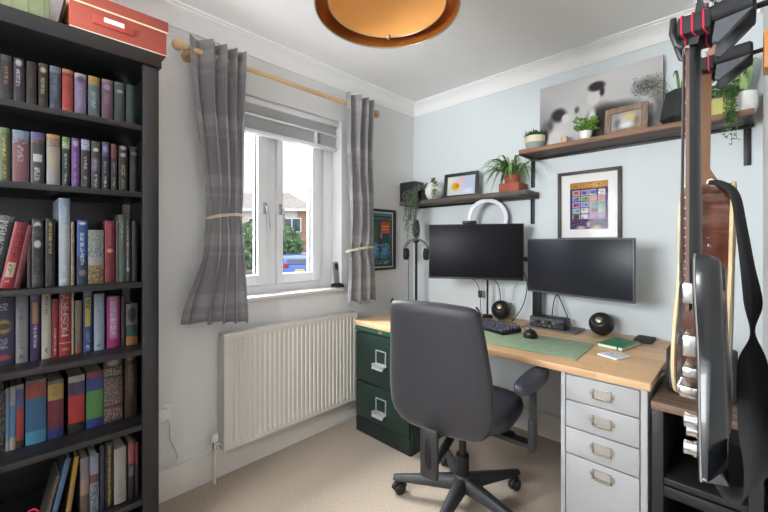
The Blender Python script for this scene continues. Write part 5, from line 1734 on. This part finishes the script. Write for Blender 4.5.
b.loft([[(1.933, AYC - .028, 1.383), (1.933, AYC + .028, 1.383), (1.978, AYC + .014, 1.383), (1.978, AYC - .014, 1.383)], [(1.931, AYC - .028, 1.40), (1.931, AYC + .028, 1.40), (1.963, AYC + .014, 1.40), (1.963, AYC - .014, 1.40)],
        [(1.930, AYC - .027, 1.43), (1.930, AYC + .027, 1.43), (1.948, AYC + .014, 1.43), (1.948, AYC - .014, 1.43)], [(1.930, AYC - .022, 1.665), (1.930, AYC + .022, 1.665), (1.946, AYC + .012, 1.665), (1.946, AYC - .012, 1.665)]])
nk = b.build('neck', M['maple'], t, angle=50)
b = ga(); b.loft([[(1.923, AYC - w, z), (1.923, AYC + w, z), (1.931, AYC + w, z), (1.931, AYC - w, z)] for z, w in ((1.27, .029), (1.665, .022))])
b.build('fretboard', M['rosewood'], nk, smooth=False)
b = ga()
for k in range(6):
    q = (k - 2.5) / 2.5
    b.tube([(1.920, AYC + q * .018, 1.665), (1.898, AYC + q * .027, 1.02)], .0007, 5)
b.build('strings', M['steel'], t)
ga().box(1.895, 1.905, AYC - .075, AYC + .075, 1.0, 1.025, .003).build('bridge', M['rosewood'], t)
b = ga(); b.cyl((1.9028, AYC, 1.185), (1.9034, AYC, 1.185), .050, n=40)
b.build('sound_hole', M['black_soft'], t)
b = ga()
hs = [(-.024, 1.667), (-.036, 1.70), (-.038, 1.86), (.038, 1.86), (.036, 1.70), (.024, 1.667)]
b.loft([[(x + .20 * (z - 1.66), AYC + y, z) for y, z in hs] for x in (1.928, 1.943)])
b.build('headstock', M['maple'], t, smooth=False)
for k in range(6):
    s_ = -1 if k < 3 else 1
    z = 1.735 + (k % 3) * .045
    x = 1.936 + .20 * (z - 1.66)
    b = ga()
    b.cyl((x - .020, AYC + s_ * .024, z), (x + .004, AYC + s_ * .024, z), .0035, n=10)
    b.tube([(x + .012, AYC + s_ * .034, z), (x + .012, AYC + s_ * .050, z)], .0025, 6)
    b.loft([[(x + .012 + .004 * cos(a), AYC + s_ * yy, z + .008 * sin(a)) for a in [2 * pi * q / 12 for q in range(12)]] for yy in (.050, .064)])
    b.build('tuning_peg', M['chrome'], t)
b = ga(); b.cyl((1.952, AYC - .014, 1.392), (1.952, AYC - .030, 1.392), .005, .0075, n=12)
b.build('strap_button', M['chrome'], t)

# ---- strap: one long ribbon from the heel, round the back and up to the base
ctr = [(1.960, -1.232, 1.390), (1.985, -1.29, 1.378), (2.008, -1.335, 1.345), (2.018, -1.335, 1.28), (2.028, -1.32, 1.19), (2.037, -1.31, 1.11), (2.036, -1.31, 1.045), (2.036, -1.31, .985), (2.038, -1.31, .90), (2.040, -1.31, .82),
       (2.042, -1.31, .76), (2.036, -1.31, .71), (2.018, -1.315, .682), (1.998, -1.32, .685), (1.982, -1.32, .715), (1.972, -1.315, .77), (1.968, -1.29, .83), (1.962, -1.23, .868)]
wid = [(0, .004, .006), (.002, .010, .007), (.006, .012, .006), (.008, .010, .001), (.011, .008, .0), (.014, .012, 0), (.003, .022, 0), (.022, .012, 0), (.027, .006, 0), (.026, .008, 0), (.020, .016, 0), (.014, .020, .008), (.004, .020, .012), (.002, .020, .010), (.008, .020, .004), (.006, .02, .0), (.004, .016, .004), (.003, .008, .006)]
cs, ws = spline(ctr, 6), spline(wid, 6)
v = []
for c_, w_ in zip(cs, ws):
    v += [c_ - w_, c_ + w_]
b = MB(); b.M = Matrix.Translation(-Vector((2.0, -1.3, 1.0)))
b.add(v, [(2 * i, 2 * i + 1, 2 * i + 3, 2 * i + 2) for i in range(len(cs) - 1)])
o = b.build('guitar_strap', M['strap'], loc=(2.0, -1.3, 1.0), recalc=False, angle=80)
so = o.modifiers.new('thickness', 'SOLIDIFY'); so.thickness = .003; so.offset = 0
tag(o, 'wide black guitar strap hanging in a long loop from the acoustic guitar', 'strap')


# ---- wall hangers
def superell_unit(n=28):
    p = superell(1, 1, n, 8)
    return p + [p[0]]


def hanger(label, yc, zc, xn, xw, wood, big):
    """xn: neck x, xw: wall x"""
    t = thing('guitar_hanger', label, 'guitar hanger', (xw, yc, zc), 0, 'guitar hangers on the wall')
    h = at_((xw, yc, zc))
    s = big
    h().box(xw - .028, xw, yc - .03, yc + .03, zc - .048, zc + .040, .004).build('mounting_block', M['hook_wood'] if wood else M['black'], t)
    h().tube([(xw - .028, yc, zc + .006), (xw - .060, yc, zc + .004)], .005, 10).build('arm', M['black_metal'], t)
    h().box(xw - .075, xw - .045, yc - .036, yc + .036, zc - .016, zc + .022, .006).build('yoke', M['black_soft'], t, angle=50)
    for q in (-1, 1):
        y = yc + q * .034
        x1, x0 = xw - .050, xn - .022
        secs = []
        for u, hh, dz in ((0, .018, .004), (.3, .017, .003), (.55, .015, -.002), (.8, .014, -.007), (1, .012, -.010)):
            x = lerp(x1, x0, u)
            secs.append([(x, y + .012 * cos(a), zc + dz + hh * sin(a)) for a in [2 * pi * k / 12 for k in range(12)]])
        b = h(); b.loft(secs)
        pr = b.build('prong', M['black_soft'], t, angle=50)
        # grey wedge under the prong
        h().prism([(xw - .050, zc - .012), (xn + .030, zc - .018), (xn + .026, zc - .050), (xn + .034, zc - .054)], y - .008, y + .008, 'y').build('wedge', M['amp_grey'], pr, smooth=False)
        # wrapped pad with red thread, end stop
        h().box(xn - .022, xn + .026, y - .0145, y + .0145, zc - .026, zc + .008, .006).build('pad', M['black_soft'], pr)
        for k in range(3):
            x = xn - .012 + k * .015
            h().tube([(x + .003 * c_, y + c_ * .0150, zc - .009 + s2 * .0176) for c_, s2 in superell_unit()], .0016, 5, False).build('red_thread', M['red_thread'], pr)
        h().tube([(xn - .028, y, zc + .014), (xn - .029, y, zc - .012), (xn - .022, y, zc - .036), (xn - .014, y, zc - .044)], [.005, .006, .006, .004], 8).build('end_stop', M['black'], pr)


hanger('large black guitar hanger with red threads holding the electric guitar', -1.55, 1.640, 1.957, RX, False, 1.0)
hanger('black guitar hanger on an orange wood block holding the acoustic guitar', -1.20, 1.690, 1.945, RX, True, .9)
